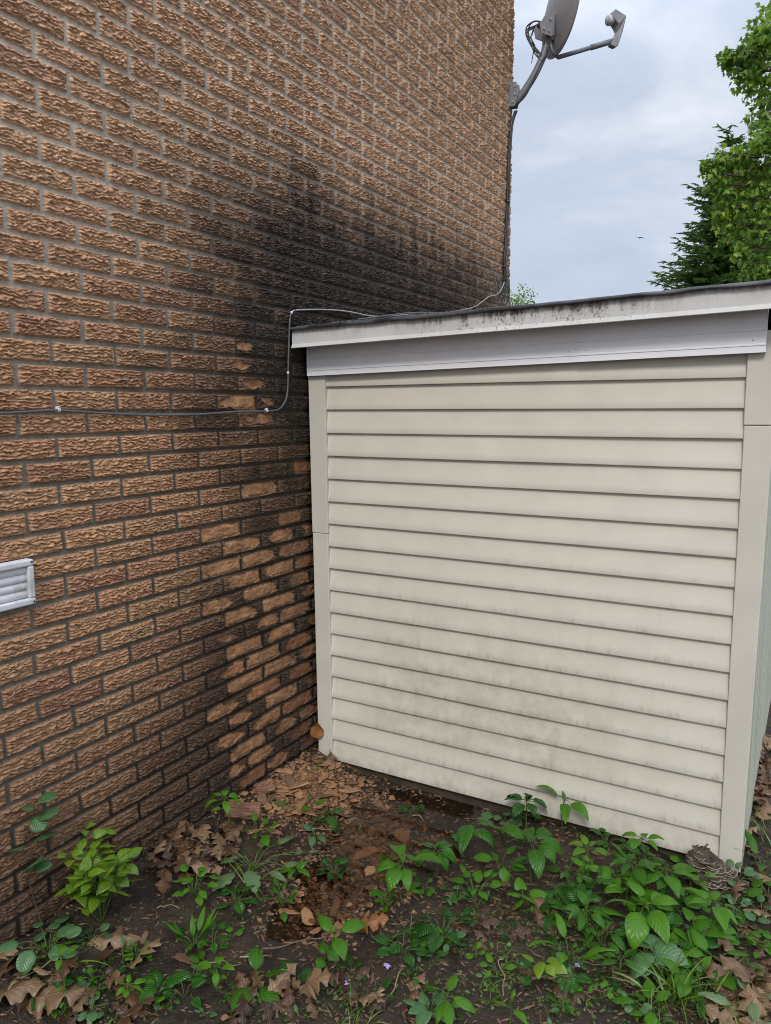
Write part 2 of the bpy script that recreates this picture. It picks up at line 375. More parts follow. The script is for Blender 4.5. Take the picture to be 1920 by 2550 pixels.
# return wall round the far corner, with the end faces of the bricks standing out course by course
def end_wall():
    xs = np.linspace(-4.0, 0.0, 401); zs = np.linspace(-0.45, 4.9, 669)
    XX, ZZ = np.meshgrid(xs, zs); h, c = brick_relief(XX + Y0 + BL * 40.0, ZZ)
    hh, cc = brick_relief(XX * 0 + YEND - 0.06, ZZ)
    off = wloc(house)
    co = np.stack([XX - 0.004 - off.x, YEND + h * 1.0 - off.y + 0.002, ZZ - off.z], -1).reshape(-1, 3)
    ny, nx = XX.shape; idx = np.arange(nx * ny).reshape(ny, nx)
    q = np.stack([idx[:-1, :-1], idx[1:, :-1], idx[1:, 1:], idx[:-1, 1:]], -1).reshape(-1, 4)
    return co, q, c.reshape(-1, 3)
E_ = end_wall()
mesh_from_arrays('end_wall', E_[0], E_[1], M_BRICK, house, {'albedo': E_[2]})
# parapet cap far above the picture closes the block
M_CAP = simple('cap_metal', (0.30, 0.29, 0.28), 0.5)
MB().box(-4.0, 0.02, -6.0, YEND + 0.03, 4.90, 4.98).build('wall_cap', M_CAP, house, smooth=False, bevel=0.004)

# ------------------------------------------------------------------ shed
E = 0.1083; ZB = -0.2                            # siding exposure, bottom edge
shed = thing('garden_shed', (1.0, 1.2, -0.2), 'beige sided lean-to shed with grey fascia standing against the brick wall', 'shed')
# siding paint with algae low in the middle and faint vertical runs
def siding_mat(name, base, algae=True, grain=(1, 1, 14)):
    m, nt, p, o = mat_new(name)
    tcn = nn(nt, 'ShaderNodeTexCoord')
    n1 = noise(nt, 5, 5, 0.6); n2 = noise(nt, 90, 3, 0.6, stretch=(0.06, 1, 1.6)); n3 = noise(nt, 16, 8, 0.75, stretch=(0.7, 1, 0.8))
    c = ramp(nt, n1, [(0.3, [x * 0.94 for x in base]), (0.7, [min(1, x * 1.05) for x in base])])
    if algae:
        zz = objz(nt, 'Z'); xx = objz(nt, 'X')     # local: z above the sill, x from shed centre
        gz = math_(nt, 'MULTIPLY', maprange(nt, zz, 0.10, 0.30), maprange(nt, zz, 1.05, 0.38))
        gx = math_(nt, 'MULTIPLY', maprange(nt, xx, -0.85, -0.45), maprange(nt, xx, 0.90, 0.1))
        k = math_(nt, 'MULTIPLY', math_(nt, 'MULTIPLY', gz, gx), maprange(nt, n3, 0.30, 0.70))
        c = mix(nt, math_(nt, 'MULTIPLY', k, 0.40), c, (0.245, 0.230, 0.095))
        # mildew gathering along the lower lip of each board
        lip = math_(nt, 'FRACT', math_(nt, 'DIVIDE', zz, E))
        nb = noise(nt, 34, 5, 0.7, stretch=(1, 1, 0.25))
        k2 = math_(nt, 'MULTIPLY', math_(nt, 'MULTIPLY', maprange(nt, lip, 0.45, 0.02), maprange(nt, nb, 0.50, 0.68)), math_(nt, 'MULTIPLY', maprange(nt, zz, 1.45, 0.5), maprange(nt, xx, -0.88, -0.55)))
        c = mix(nt, math_(nt, 'MULTIPLY', k2, 0.42), c, (0.22, 0.17, 0.10))
        nr = noise(nt, 30, 3, 0.6, stretch=(1, 1, 0.05))
        k3 = math_(nt, 'MULTIPLY', maprange(nt, nr, 0.55, 0.75), maprange(nt, zz, 1.6, 0.3))
        c = mix(nt, math_(nt, 'MULTIPLY', k3, 0.10), c, (0.16, 0.14, 0.08))
        vo = nn(nt, 'ShaderNodeTexVoronoi', Scale=38.0); nt.links.new(tcn.outputs['Object'], vo.inputs['Vector'])
        sp = math_(nt, 'MULTIPLY', maprange(nt, vo.outputs['Distance'], 0.10, 0.05), maprange(nt, noise(nt, 9, 2), 0.50, 0.66))
        c = mix(nt, math_(nt, 'MULTIPLY', sp, math_(nt, 'MULTIPLY', maprange(nt, zz, 0.7, 0.05), 0.8)), c, (0.03, 0.028, 0.02))
        dz = math_(nt, 'MULTIPLY', maprange(nt, zz, 0.22, -0.02), maprange(nt, noise(nt, 20, 5, 0.7), 0.35, 0.7))
        c = mix(nt, math_(nt, 'MULTIPLY', dz, 0.35), c, (0.17, 0.15, 0.10))
    nt.links.new(c, p.inputs['Base Color'])
    p.inputs['Roughness'].default_value = 0.48; p.inputs['Specular IOR Level'].default_value = 0.4
    bump(nt, p, n2, 0.12, 0.0015)
    return m
M_SIDING = siding_mat('siding_vinyl', (0.590, 0.548, 0.462))
M_TRIM = siding_mat('trim_vinyl', (0.555, 0.517, 0.44), algae=False)
def lerp(a, b, t): return a + (b - a) * t
LT0 = lambda z: lerp(0.034, 0.012, (z + 0.2) / 1.9)      # the left corner board leans a little
LT1 = lambda z: lerp(0.116, 0.104, (z + 0.2) / 1.9)
sd_ = MB(); NX = 60
XR = 1.893
k = 0
while True:
    zb = ZB + k * E; zt = min(zb + E, 1.80)
    prof = [(zb + 0.0015, -0.0030), (zb, -0.012), (zb + 0.001, -0.0185), (zb + 0.004, -0.0195), (zb + 0.030, -0.0155), (zb + 0.070, -0.0090), (zt, -0.0040)]
    vs = []; fs = []
    for i in range(NX + 1):
        x = lerp(LT1(zb) - 0.006, XR + 0.006, i / NX)
        wv = 0.0016 * float(vnoise(x * 1.7 + k * 3.1, k * 0.7, 5) - 0.5) * 2
        wz = 0.0022 * float(vnoise(x * 1.1 + k * 5.7, k * 1.3, 6) - 0.5)
        for z_, y_ in prof: vs.append((x, y_ + wv, z_ + (wz if z_ < zb + .05 else 0)))
    n = len(prof)
    for i in range(NX):
        for j in range(n - 1): fs.append((i*n+j, (i+1)*n+j, (i+1)*n+j+1, i*n+j+1))
    sd_.add(vs, fs); k += 1
    if zt >= 1.80: break
siding = sd_.build('siding', M_SIDING, shed)
md = siding.modifiers.new('edge', 'EDGE_SPLIT'); md.split_angle = R(40)
def board(name, xa, xb, z0, z1, y0=-0.026, y1=0.002, mat=M_TRIM, bev=0.003):
    vs = []
    for z in (z0, z1):
        a, b = (xa(z) if callable(xa) else xa), (xb(z) if callable(xb) else xb)
        vs += [(a, y0, z), (b, y0, z), (b, y1, z), (a, y1, z)]
    return MB().add(vs, [(0,3,2,1),(4,5,6,7),(0,1,5,4),(1,2,6,5),(2,3,7,6),(3,0,4,7)]).build(name, mat, shed, smooth=False, bevel=bev)
board('corner_trim', LT0, LT1, -0.200, 0.943); board('corner_trim', lambda z: LT0(z) - 0.0015, lambda z: LT1(z) + 0.001, 0.9445, 1.80, -0.0275)
RT1 = lambda z: lerp(1.972, 1.990, (z + 0.2) / 2)
board('corner_trim', XR, RT1, -0.215, 1.472); board('corner_trim', XR - 0.002, lambda z: RT1(z) + .0015, 1.4735, 1.80, -0.0285)
# grooved plywood side wall, weathered green
M_PLY, nt, p, o = mat_new('weathered_plywood')
c = ramp(nt, noise(nt, 7, 6, 0.65, stretch=(1, 1, 0.15)), [(0.25, (0.30, 0.33, 0.23)), (0.5, (0.46, 0.47, 0.37)), (0.8, (0.56, 0.55, 0.46))])
c = mix(nt, maprange(nt, noise(nt, 14, 6, 0.7, stretch=(1, 1, 0.3)), 0.58, 0.75), c, (0.22, 0.26, 0.14))
nt.links.new(c, p.inputs['Base Color']); p.inputs['Roughness'].default_value = 0.75
bump(nt, p, noise(nt, 60, 4, 0.6, stretch=(1, 1, 0.06)), 0.4, 0.003)
sv = MB(); prof = []; y = 0.0
while y < 2.55:
    prof += [(y, 1.972), (y + 0.092, 1.972), (y + 0.095, 1.964), (y + 0.105, 1.964)]; y += 0.108
vs = []; fs = []
for z in (-0.22, 2.1):
    for (yy, xx) in prof: vs.append((xx, yy + 0.003, z if z < 0 else 1.86 + 0.15 * yy))
n = len(prof)
for j in range(n - 1): fs.append((j, j + 1, n + j + 1, n + j))
sv.add(vs, fs).build('side_wall', M_PLY, shed, smooth=False)
MB().box(0.06, 1.93, 2.50, 2.54, -0.22, 2.2).build('back_wall', M_PLY, shed, smooth=False)
M_DARKWOOD = simple('rotten_sill_wood', (0.055, 0.042, 0.028), 0.8, 0.3, 0.4, 18, 0.6, dirt=(0.05, 0.06, 0.02))
MB().box(0.05, 1.965, 0.012, 0.10, -0.50, -0.195).build('sill', M_DARKWOOD, shed, smooth=False, bevel=0.006)
# lower fascia: two ribbed aluminium lengths, lapped
M_FASCIA = simple('fascia_aluminium', (0.84, 0.84, 0.86), 0.38, 0.5, 0.035, 6, 0.04)
def fz(x): return lerp(1.690, 1.7235, (x + 0.0) / 1.95)
def fascia(x0, x1, y):
    h = 0.20
    prof = [(0.0, 0.012), (0.0, 0.0), (0.022, -0.0005), (0.024, -0.003), (0.028, -0.003), (0.030, -0.0008), (0.072, -0.0012), (0.074, -0.0032), (0.078, -0.0032), (0.080, -0.001), (h, -0.001)]
    N = 24; vs = []; fs = []; n = len(prof)
    for i in range(N + 1):
        x = lerp(x0, x1, i / N); wv = 0.0022 * float(vnoise(x * 2.3, 3.3, 9) - 0.5)
        for (dz, dy) in prof: vs.append((x, y + dy + wv, fz(x) + dz))
    for i in range(N):
        for j in range(n - 1): fs.append((i*n+j, (i+1)*n+j, (i+1)*n+j+1, i*n+j+1))
    b = len(vs)
    for i in (0, N):                                 # returns at the ends
        x = lerp(x0, x1, i / N); v0 = len(vs)
        vs += [(x, y, fz(x)), (x, y, fz(x) + h), (x, y + 0.03, fz(x) + h), (x, y + 0.03, fz(x))]; fs.append((v0, v0+1, v0+2, v0+3))
    o = MB().add(vs, fs).build('fascia_panel', M_FASCIA, shed); m_ = o.modifiers.new('edge', 'EDGE_SPLIT'); m_.split_angle = R(30)
    for sx, dz in ((x0 + 0.03, 0.045), (x1 - 0.04, 0.045), (x1 - 0.03, 0.15), (x0 + 0.02, 0.155)):
        MB().tube([(sx, y - 0.0015, fz(sx) + dz), (sx, y - 0.0045, fz(sx) + dz)], [0.0042, 0.0036], 10).build('screw', M_FASCIA, o)
    return o
fascia(0.0205, 1.3045, -0.0500); fascia(1.303, 1.949, -0.0545)
# roof edge board with kicked-out drip lip, stained by roof run-off
M_DRIP, nt, p, o = mat_new('painted_drip_edge')
n1 = noise(nt, 8, 5)
c = ramp(nt, n1, [(0.3, (0.53, 0.52, 0.49)), (0.7, (0.61, 0.60, 0.58))])
zz = objz(nt, 'Z'); xx = objz(nt, 'X')
rel = math_(nt, 'SUBTRACT', zz, math_(nt, 'MULTIPLY', xx, 0.022))      # height along the sloping board
st = noise(nt, 24, 6, 0.72, stretch=(1, 1, 0.22)); sp = noise(nt, 85, 4, 0.75)
band = math_(nt, 'MULTIPLY', maprange(nt, xx, -0.55, -0.1), maprange(nt, xx, 0.75, 0.25))
k = math_(nt, 'MULTIPLY', maprange(nt, rel, 2.055, 2.115), maprange(nt, st, 0.44, 0.60))
k = math_(nt, 'MULTIPLY', k, math_(nt, 'ADD', math_(nt, 'MULTIPLY', band, 0.75), 0.30))
c = mix(nt, k, c, (0.10, 0.085, 0.07))
k2 = math_(nt, 'MULTIPLY', math_(nt, 'MULTIPLY', maprange(nt, sp, 0.52, 0.60), maprange(nt, st, 0.42, 0.58)), math_(nt, 'MULTIPLY', band, maprange(nt, rel, 2.02, 2.07)))
c = mix(nt, k2, c, (0.035, 0.03, 0.025))
k4 = math_(nt, 'MULTIPLY', maprange(nt, rel, 2.095, 2.122), maprange(nt, noise(nt, 45, 5, 0.7), 0.38, 0.6))
c = mix(nt, math_(nt, 'MULTIPLY', k4, 0.75), c, (0.06, 0.05, 0.04))
gr = noise(nt, 3, 4); c = mix(nt, math_(nt, 'MULTIPLY', maprange(nt, gr, 0.45, 0.7), 0.25), c, (0.33, 0.31, 0.24))
nt.links.new(c, p.inputs['Base Color']); p.inputs['Roughness'].default_value = 0.5
bump(nt, p, sp, 0.08, 0.001)
def dzr(x): return lerp(1.811, 1.856, x / 1.96)
YR = -0.15
prof = [(0.004, 0.010), (0.0, -0.006), (0.002, -0.0075), (0.017, -0.001), (0.0185, 0.0), (0.086, 0.0)]
N = 60; vs = []; fs = []; n = len(prof); XA, XB = 0.012, 2.075
for i in range(N + 1):
    x = lerp(XA, XB, i / N); wv = 0.003 * float(vnoise(x * 3, 1.3, 19) - 0.5)
    for (dz, dy) in prof: vs.append((x, YR + dy + wv, dzr(x) + dz))
for i in range(N):
    for j in range(n - 1): fs.append((i*n+j, (i+1)*n+j, (i+1)*n+j+1, i*n+j+1))
for i in (0, N):
    x = lerp(XA, XB, i / N); v0 = len(vs)
    vs += [(x, YR, dzr(x) + .002), (x, YR, dzr(x) + 0.086), (x, YR + 0.03, dzr(x) + 0.086), (x, YR + 0.03, dzr(x) + .002)]; fs.append((v0, v0+1, v0+2, v0+3))
o = MB().add(vs, fs).build('drip_edge', M_DRIP, shed); m_ = o.modifiers.new('edge', 'EDGE_SPLIT'); m_.split_angle = R(30)
M_SOFFIT = simple('soffit_board', (0.16, 0.14, 0.11), 0.8)
MB().add([(0.012, YR + 0.012, dzr(0) + 0.02), (2.07, YR + 0.012, dzr(2.07) + 0.02), (2.07, 0.02, dzr(2.07) + 0.03), (0.012, 0.02, dzr(0) + 0.03)], [(0, 3, 2, 1)]).build('soffit', M_SOFFIT, shed, smooth=False)
# roofing felt: sloping sheet with a wavy overhanging edge
M_FELT, nt, p, o = mat_new('wet_roofing_felt')
n1 = noise(nt, 150, 4, 0.7); n2 = noise(nt, 6, 5, 0.6)
c = mix(nt, maprange(nt, n2, 0.42, 0.6), (0.018, 0.018, 0.02), (0.075, 0.078, 0.085))
c = mix(nt, 0.5, c, ramp(nt, n1, [(0.35, (0.35, 0.35, 0.35)), (0.7, (1.5, 1.5, 1.5))]), 'MULTIPLY')
nt.links.new(c, p.inputs['Base Color']); p.inputs['Roughness'].default_value = 0.32
bump(nt, p, n1, 0.3, 0.003)
def roof_z(x, y): return dzr(x) + 0.0885 + 0.137 * (y - YR) + 0.018 * np.exp(-((x - 0.0) / 0.08) ** 2) * sstep(-0.15, 0.6, y)
NXr, NYr = 110, 70; vs = []; fs = []
for j in range(NYr + 1):
    for i in range(NXr + 1):
        x = lerp(0.010, 2.10, i / NXr); y = lerp(YR - 0.012, 2.60, (j / NYr) ** 1.6)
        wv = 0.006 * (vnoise(x * 2.6, y * 2.0, 23) - 0.4) * (sstep(1.4, 0.0, y)) + 0.004 * (vnoise(x * 11, y * 8, 25) - 0.5)
        z = float(roof_z(x, y) + wv * sstep(0.02, 0.3, x))
        if j == 0: z -= 0.006 + 0.006 * float(vnoise(x * 9, 2.2, 29))
        vs.append((x, y - (0.006 * float(vnoise(x * 14, 4.4, 27)) if j == 0 else 0), z))
for j in range(NYr):
    for i in range(NXr):
        a_ = j * (NXr + 1) + i; fs.append((a_, a_ + 1, a_ + NXr + 2, a_ + NXr + 1))
rf = MB().add(vs, fs).build('roof_sheet', M_FELT, shed)
sm = rf.modifiers.new('thick', 'SOLIDIFY'); sm.thickness = 0.006; sm.offset = 1
# gravelly debris and moss gathered on the low roof edge beside the wall
M_GRIT = simple('roof_grit', (0.10, 0.09, 0.06), 0.8, 0.3, 0.6, 120, 0.5)
g = MB(); r_ = random.Random(4)
for i in range(520):
    x = r_.random() ** 1.7 * 1.0 + 0.03; y = YR + 0.005 + r_.random() ** 2 * 0.5; s_ = r_.uniform(0.002, 0.0075)
    z = float(roof_z(x, y)) + 0.004
    g.add([(x - s_, y, z), (x, y - s_, z - 0.001), (x + s_ * 1.5, y + s_ * .3, z), (x, y + s_, z), (x + s_ * .2, y, z + s_ * 0.9)], [(0,1,4),(1,2,4),(2,3,4),(3,0,4)])
g.build('roof_grit', M_GRIT, shed)['kind'] = 'stuff'
# ground
M_SOIL, nt, p, o = mat_new('wet_soil')
n1 = noise(nt, 4.5, 8, 0.65); n2 = noise(nt, 38, 7, 0.7); n3 = noise(nt, 130, 4, 0.7); n4 = noise(nt, 1.7, 4)
c = ramp(nt, n1, [(0.30, (0.014, 0.009, 0.006)), (0.5, (0.032, 0.021, 0.014)), (0.72, (0.058, 0.037, 0.023))])
c = mix(nt, 0.8, c, ramp(nt, n2, [(0.3, (0.45, 0.42, 0.4)), (0.7, (1.5, 1.45, 1.4))]), 'MULTIPLY')
c = mix(nt, math_(nt, 'MULTIPLY', maprange(nt, n3, 0.56, 0.66), 0.55), c, (0.085, 0.058, 0.038))
c = mix(nt, math_(nt, 'MULTIPLY', maprange(nt, noise(nt, 7, 6, 0.7), 0.54, 0.64), 0.5), c, (0.035, 0.045, 0.014))
nt.links.new(c, p.inputs['Base Color'])
nt.links.new(maprange(nt, n4, 0.35, 0.6, 0.24, 0.62), p.inputs['Roughness'])
p.inputs['Specular IOR Level'].default_value = 0.4
bump(nt, p, math_(nt, 'ADD', n2, math_(nt, 'MULTIPLY', n3, 0.6)), 0.9, 0.012)
def axis(lo, hi, s, far, grow=1.16):
    v = list(np.arange(lo, hi + 1e-9, s)); d = s; a = v[-1]
    while a < far: d *= grow; a += d; v.append(a)
    d = s; a = v[0]; w_ = []
    while a > -far: d *= grow; a -= d; w_.append(a)
    return np.array(w_[::-1] + v)
gx = axis(-0.05, 2.60, 0.0075, 600); gy = axis(-2.15, 0.30, 0.0075, 600)
GX, GY = np.meshgrid(gx, gy); GZ = ground_z(GX, GY)
ny, nx = GX.shape; idx = np.arange(nx * ny).reshape(ny, nx)
gq = np.stack([idx[:-1, :-1], idx[:-1, 1:], idx[1:, 1:], idx[1:, :-1]], -1).reshape(-1, 4)
gnd = mesh_from_arrays('ground', np.stack([GX, GY, GZ], -1).reshape(-1, 3), gq, M_SOIL); tag(gnd, kind='structure')
# puddle: murky water film in the hollow
M_WATER = bpy.data.materials.new('puddle_water'); M_WATER.use_nodes = True; nt = M_WATER.node_tree; nt.nodes.clear()
o = nn(nt, 'ShaderNodeOutputMaterial'); tr = nn(nt, 'ShaderNodeBsdfTransparent', Color=(0.80, 0.72, 0.63, 1)); gl = nn(nt, 'ShaderNodeBsdfGlossy', Roughness=0.03)
fr_ = nn(nt, 'ShaderNodeFresnel', IOR=1.33); mx_ = nn(nt, 'ShaderNodeMixShader')
bn = nn(nt, 'ShaderNodeBump', Strength=0.05, Distance=0.01); nt.links.new(noise(nt, 14, 2), bn.inputs['Height'])
nt.links.new(bn.outputs[0], gl.inputs['Normal']); nt.links.new(bn.outputs[0], fr_.inputs['Normal'])
nt.links.new(fr_.outputs[0], mx_.inputs[0]); nt.links.new(tr.outputs[0], mx_.inputs[1]); nt.links.new(gl.outputs[0], mx_.inputs[2]); nt.links.new(mx_.outputs[0], o.inputs[0])
vs = [(0.60 + 0.62 * math.cos(t) , -0.60 + 0.85 * math.sin(t), -0.258) for t in [i * math.tau / 64 for i in range(64)]]
pd = MB().add(vs, [tuple(range(64))]).build('puddle', M_WATER); tag(pd, kind='structure')

# ------------------------------------------------------------------ louvred wall vent
M_VENT = simple('aged_vent_plastic', (0.60, 0.60, 0.61), 0.55, 0.4, 0.05, 20, 0.1, dirt=(0.33, 0.32, 0.29))
M_METAL = simple('galvanised_steel', (0.30, 0.31, 0.33), 0.45, 0.5, 0.15, 40, 0.1, metallic=0.0)
M_CABLE = simple('grey_cable_jacket', (0.085, 0.085, 0.09), 0.4, 0.5, 0.15, 60, 0.0)
M_WHITECABLE = simple('pale_cable_jacket', (0.33, 0.32, 0.305), 0.45, 0.5, 0.12, 60, 0.0)
M_BLACKCABLE = simple('black_cable_jacket', (0.022, 0.021, 0.024), 0.38, 0.5, 0.2, 60, 0.0)
M_CLIP = simple('white_cable_clip', (0.62, 0.61, 0.58), 0.4)
VY0, VY1, VZ0, VZ1 = -1.810, -1.536, 0.935, 1.078
vent = thing('wall_vent', (0.0, (VY0 + VY1) / 2, VZ0), 'pale grey plastic louvred vent fixed to the brick wall', 'vent')
f = MB(); b = 0.021; t = 0.030
for (ya, yb, za, zb) in ((VY0, VY1, VZ1 - b, VZ1), (VY0, VY1, VZ0, VZ0 + b), (VY0, VY0 + b, VZ0 + b, VZ1 - b), (VY1 - b, VY1, VZ0 + b, VZ1 - b)):
    f.box(-0.004, t, ya, yb, za, zb)
f.build('frame', M_VENT, vent, smooth=False, bevel=0.005)
lv = MB(); n = 4; hh = (VZ1 - VZ0 - 2 * b) / n
for i in range(n):                                      # four bulging slats, each lapping the next
    z0 = VZ0 + b + i * hh; vs = []; fs = []
    prof = [(0.004, 0.0), (0.016, 0.002), (0.0195, 0.008), (0.019, 0.016), (0.014, hh + 0.001), (0.006, hh + 0.003)]
    for y in (VY0 + b, VY1 - b):
        for (x_, dz) in prof: vs.append((x_, y, z0 + dz))
    m_ = len(prof)
    for j in range(m_ - 1): fs.append((j, m_ + j, m_ + j + 1, j + 1))
    lv.add(vs, fs)
lv.box(-0.005, 0.004, VY0 + b, VY1 - b, VZ0 + b, VZ1 - b)
o = lv.build('louvres', M_VENT, vent); m_ = o.modifiers.new('edge', 'EDGE_SPLIT'); m_.split_angle = R(50)
M_HOLE = simple('dark_hole', (0.02, 0.02, 0.02), 0.7)
for (y, z) in ((VY1 - 0.008, VZ1 - 0.008), (VY1 - 0.008, VZ0 + 0.009), (VY0 + 0.008, VZ1 - 0.008)):
    MB().tube([(t - 0.001, y, z), (t + 0.0015, y, z)], 0.0035, 10).build('screw', M_HOLE, vent)

# ------------------------------------------------------------------ cables
def smooth_path(pts, n=6):
    pts = [Vector(p) for p in pts]; out = []
    for i in range(len(pts) - 1):
        p0 = pts[max(i-1, 0)]; p1 = pts[i]; p2 = pts[i+1]; p3 = pts[min(i+2, len(pts)-1)]
        for k in range(n):
            t = k / n
            out.append(0.5 * ((2*p1) + (p2-p0)*t + (2*p0-5*p1+4*p2-p3)*t*t + (3*p1-p0-3*p2+p3)*t**3))
    out.append(pts[-1]); return out
wp = [(-2.6, 1.505), (-2.2, 1.515), (-1.85, 1.523), (-1.602, 1.527), (-1.51, 1.531), (-1.407, 1.535), (-1.232, 1.525), (-1.006, 1.517), (-0.767, 1.518), (-0.519, 1.528), (-0.334, 1.529),
      (-0.262, 1.536), (-0.222, 1.560), (-0.197, 1.595), (-0.186, 1.66), (-0.183, 1.712), (-0.173, 1.836), (-0.163, 1.935), (-0.152, 1.966), (-0.118, 1.986)]
path = [(0.011, y, z) for y, z in wp]
top = [(0.010, 0.0, 2.000), (0.010, 0.112, 2.012), (0.012, 0.24, 2.022), (0.022, 0.36, 2.024), (0.04, 0.50, 2.020)]
c1 = thing('coax_cable', (0.011, -0.15, 1.5), 'grey coaxial cable clipped along the brick wall and bent up over the shed roof', 'cable')
MB().tube(smooth_path(path, 5), 0.0042, 8).build('jacket', M_CABLE, c1)
def clip(y, z, parent, vert=False):
    m = MB(); m.tube([(0.002, y, z + 0.010), (0.017, y, z + 0.010)], 0.0032, 8)
    pr = [(0.0, -0.006), (0.014, -0.0055), (0.0175, 0.0), (0.0165, 0.006), (0.0, 0.012)]
    m.prism([(x_, z + dz) for x_, dz in pr], 1, y - 0.0055, y + 0.0055)
    m.build('clip', M_CLIP, parent, smooth=False, bevel=0.001)
clip(-1.400, 1.535, c1); clip(-0.345, 1.529, c1)
for (y, z) in ((-0.184, 1.70), (-0.148, 1.970)):
    MB().tube([(0.011, y - 0.0005, z - 0.006), (0.011, y, z + 0.006)], 0.0058, 10).build('clip', M_CLIP, c1)
rc = [(0.011, -0.148, 1.970), (0.011, -0.12, 1.984)] + top
def on_roof(x, y, h=0.010): return (x, y, float(roof_z(x, y)) + h)
rc += [on_roof(0.06, 0.62, 0.012), on_roof(0.09, 0.80, 0.018), on_roof(0.10, 1.0, 0.02), on_roof(0.08, 1.25), on_roof(0.06, 1.5), on_roof(0.05, 1.75, 0.02)]
rc += [(0.022, 1.95, 2.235), (0.018, 2.10, 2.290), (0.018, 2.20, 2.330), (0.016, 2.30, 2.348), (0.016, 2.40, 2.385), (0.017, 2.455, 2.43), (0.02, 2.485, 2.470), (0.02, 2.488, 2.50)]
c2 = MB().tube(smooth_path(rc, 6), 0.0038, 8).build('roof_cable', M_WHITECABLE, None, loc=(0.05, 1.0, 2.0))
tag(c2, 'thin whitish cable lying over the shed roof against the sooty brick', 'cable')
lp = [on_roof(0.05, 0.36, 0.008), on_roof(0.11, 0.5, 0.02), on_roof(0.15, 0.7, 0.028), on_roof(0.15, 0.95, 0.022), on_roof(0.12, 1.2, 0.012), on_roof(0.1, 1.3, 0.008)]
c3 = MB().tube(smooth_path(lp, 6), 0.0042, 8).build('roof_cable', M_CABLE, None, loc=(0.1, 0.7, 2.0))
tag(c3, 'short slack loop of darker cable lying on the low end of the shed roof', 'cable')
dc = [(0.035, 2.61, 3.70), (0.022, 2.566, 3.60), (0.016, 2.552, 3.45), (0.015, 2.538, 3.30), (0.016, 2.525, 3.05), (0.015, 2.514, 2.90), (0.018, 2.495, 2.72), (0.016, 2.482, 2.63), (0.018, 2.486, 2.55), (0.022, 2.49, 2.47)]
c4 = thing('drop_cable', (0.02, 2.5, 2.45), 'pair of black cables running down the brick wall corner below the satellite dish', 'cable')
MB().tube(smooth_path(dc, 5), 0.0085, 8).build('jacket', M_BLACKCABLE, c4)
MB().tube(smooth_path([(x_ + 0.004, y + 0.018 + 0.004 * math.sin(z * 9), z + 0.01) for x_, y, z in dc], 5), 0.0070, 8).build('jacket', M_BLACKCABLE, c4)
for z in (3.05, 2.58): MB().tube([(0.018, 2.526 if z > 3 else 2.484, z - 0.01), (0.018, 2.526 if z > 3 else 2.484, z + 0.01)], 0.013, 10).build('cable_tie', M_BLACKCABLE, c4)

# ------------------------------------------------------------------ satellite dish
M_DISH = simple('grey_dish_paint', (0.19, 0.185, 0.19), 0.5, 0.4, 0.1, 9, 0.05, dirt=(0.12, 0.115, 0.11))
M_MAST = simple('grey_mast_paint', (0.15, 0.153, 0.165), 0.45, 0.5, 0.12, 25, 0.08)
M_LNB = simple('grey_feedhorn_plastic', (0.22, 0.22, 0.225), 0.5, 0.4, 0.08, 15, 0.05)
dish = thing('satellite_dish', (0.02, 2.59, 3.72), 'grey satellite dish on a curved mast bolted to the corner of the brick house', 'satellite dish')
# wall foot: pressed plate with two cheeks
ft = MB(); ft.box(0.0, 0.008, 2.545, 2.625, 3.700, 3.905)
ft.prism([(0.006, 3.72), (0.050, 3.715), (0.075, 3.80), (0.060, 3.88), (0.006, 3.895)], 1, 2.556, 2.562)
ft.prism([(0.006, 3.72), (0.050, 3.715), (0.075, 3.80), (0.060, 3.88), (0.006, 3.895)], 1, 2.612, 2.618)
o = ft.build('mount_foot', M_DISH, dish, smooth=False, bevel=0.003)
for (y, z) in ((2.555, 3.87), (2.615, 3.87), (2.555, 3.73), (2.615, 3.73)): MB().tube([(0.008, y, z), (0.016, y, z)], 0.007, 6).build('bolt', M_METAL, o, smooth=False)
for (x_, z) in ((0.035, 3.75), (0.052, 3.80), (0.05, 3.855)): MB().tube([(x_, 2.550, z), (x_, 2.557, z)], 0.008, 8).build('bolt', M_METAL, o, smooth=False)
mast = smooth_path([(0.035, 2.590, 3.745), (0.098, 2.60, 3.815), (0.168, 2.615, 3.915), (0.218, 2.628, 4.015), (0.243, 2.637, 4.090), (0.250, 2.642, 4.150), (0.256, 2.645, 4.20)], 6)
MB().tube(mast, 0.027, 14).build('mast', M_MAST, dish)
MB().tube(smooth_path([p + Vector((0.012, -0.02, -0.028)) + Vector((0.006, 0, -0.012)) * math.sin(i * .35) for i, p in enumerate(mast[2:-4])], 2), 0.0055, 6).build('cable', M_BLACKCABLE, dish)
# reflector: offset oval dish seen from behind
fw = Vector((0.70, 0.714, 0)).normalized(); up0 = Vector((0, 0, 1)); sd2 = up0.cross(fw).normalized()
tilt = R(-6); fwd = (fw * math.cos(tilt) + up0 * math.sin(tilt)).normalized(); upd = sd2.cross(fwd).normalized() * -1
upd = (up0 - fwd * up0.dot(fwd)).normalized()
RC = Vector((0.330, 2.700, 4.350)); RA, RB = 0.262, 0.305
def dsh(a, rr, off=0.0): return RC + sd2 * (RA * rr * math.cos(a)) + upd * (RB * rr * math.sin(a)) + fwd * (0.062 * rr * rr - 0.062 + off)
NS, NRr = 56, 12; vs = []; fs = []
for off in (0.0, 0.004):
    for j in range(NRr + 1):
        for i in range(NS): vs.append(dsh(i * math.tau / NS, max(j / NRr, 0.001), off))
B_ = NS * (NRr + 1)
for j in range(NRr):
    for i in range(NS):
        a_, b_ = j * NS + i, j * NS + (i + 1) % NS
        fs.append((a_, a_ + NS, b_ + NS, b_)); fs.append((B_ + a_, B_ + b_, B_ + b_ + NS, B_ + a_ + NS))
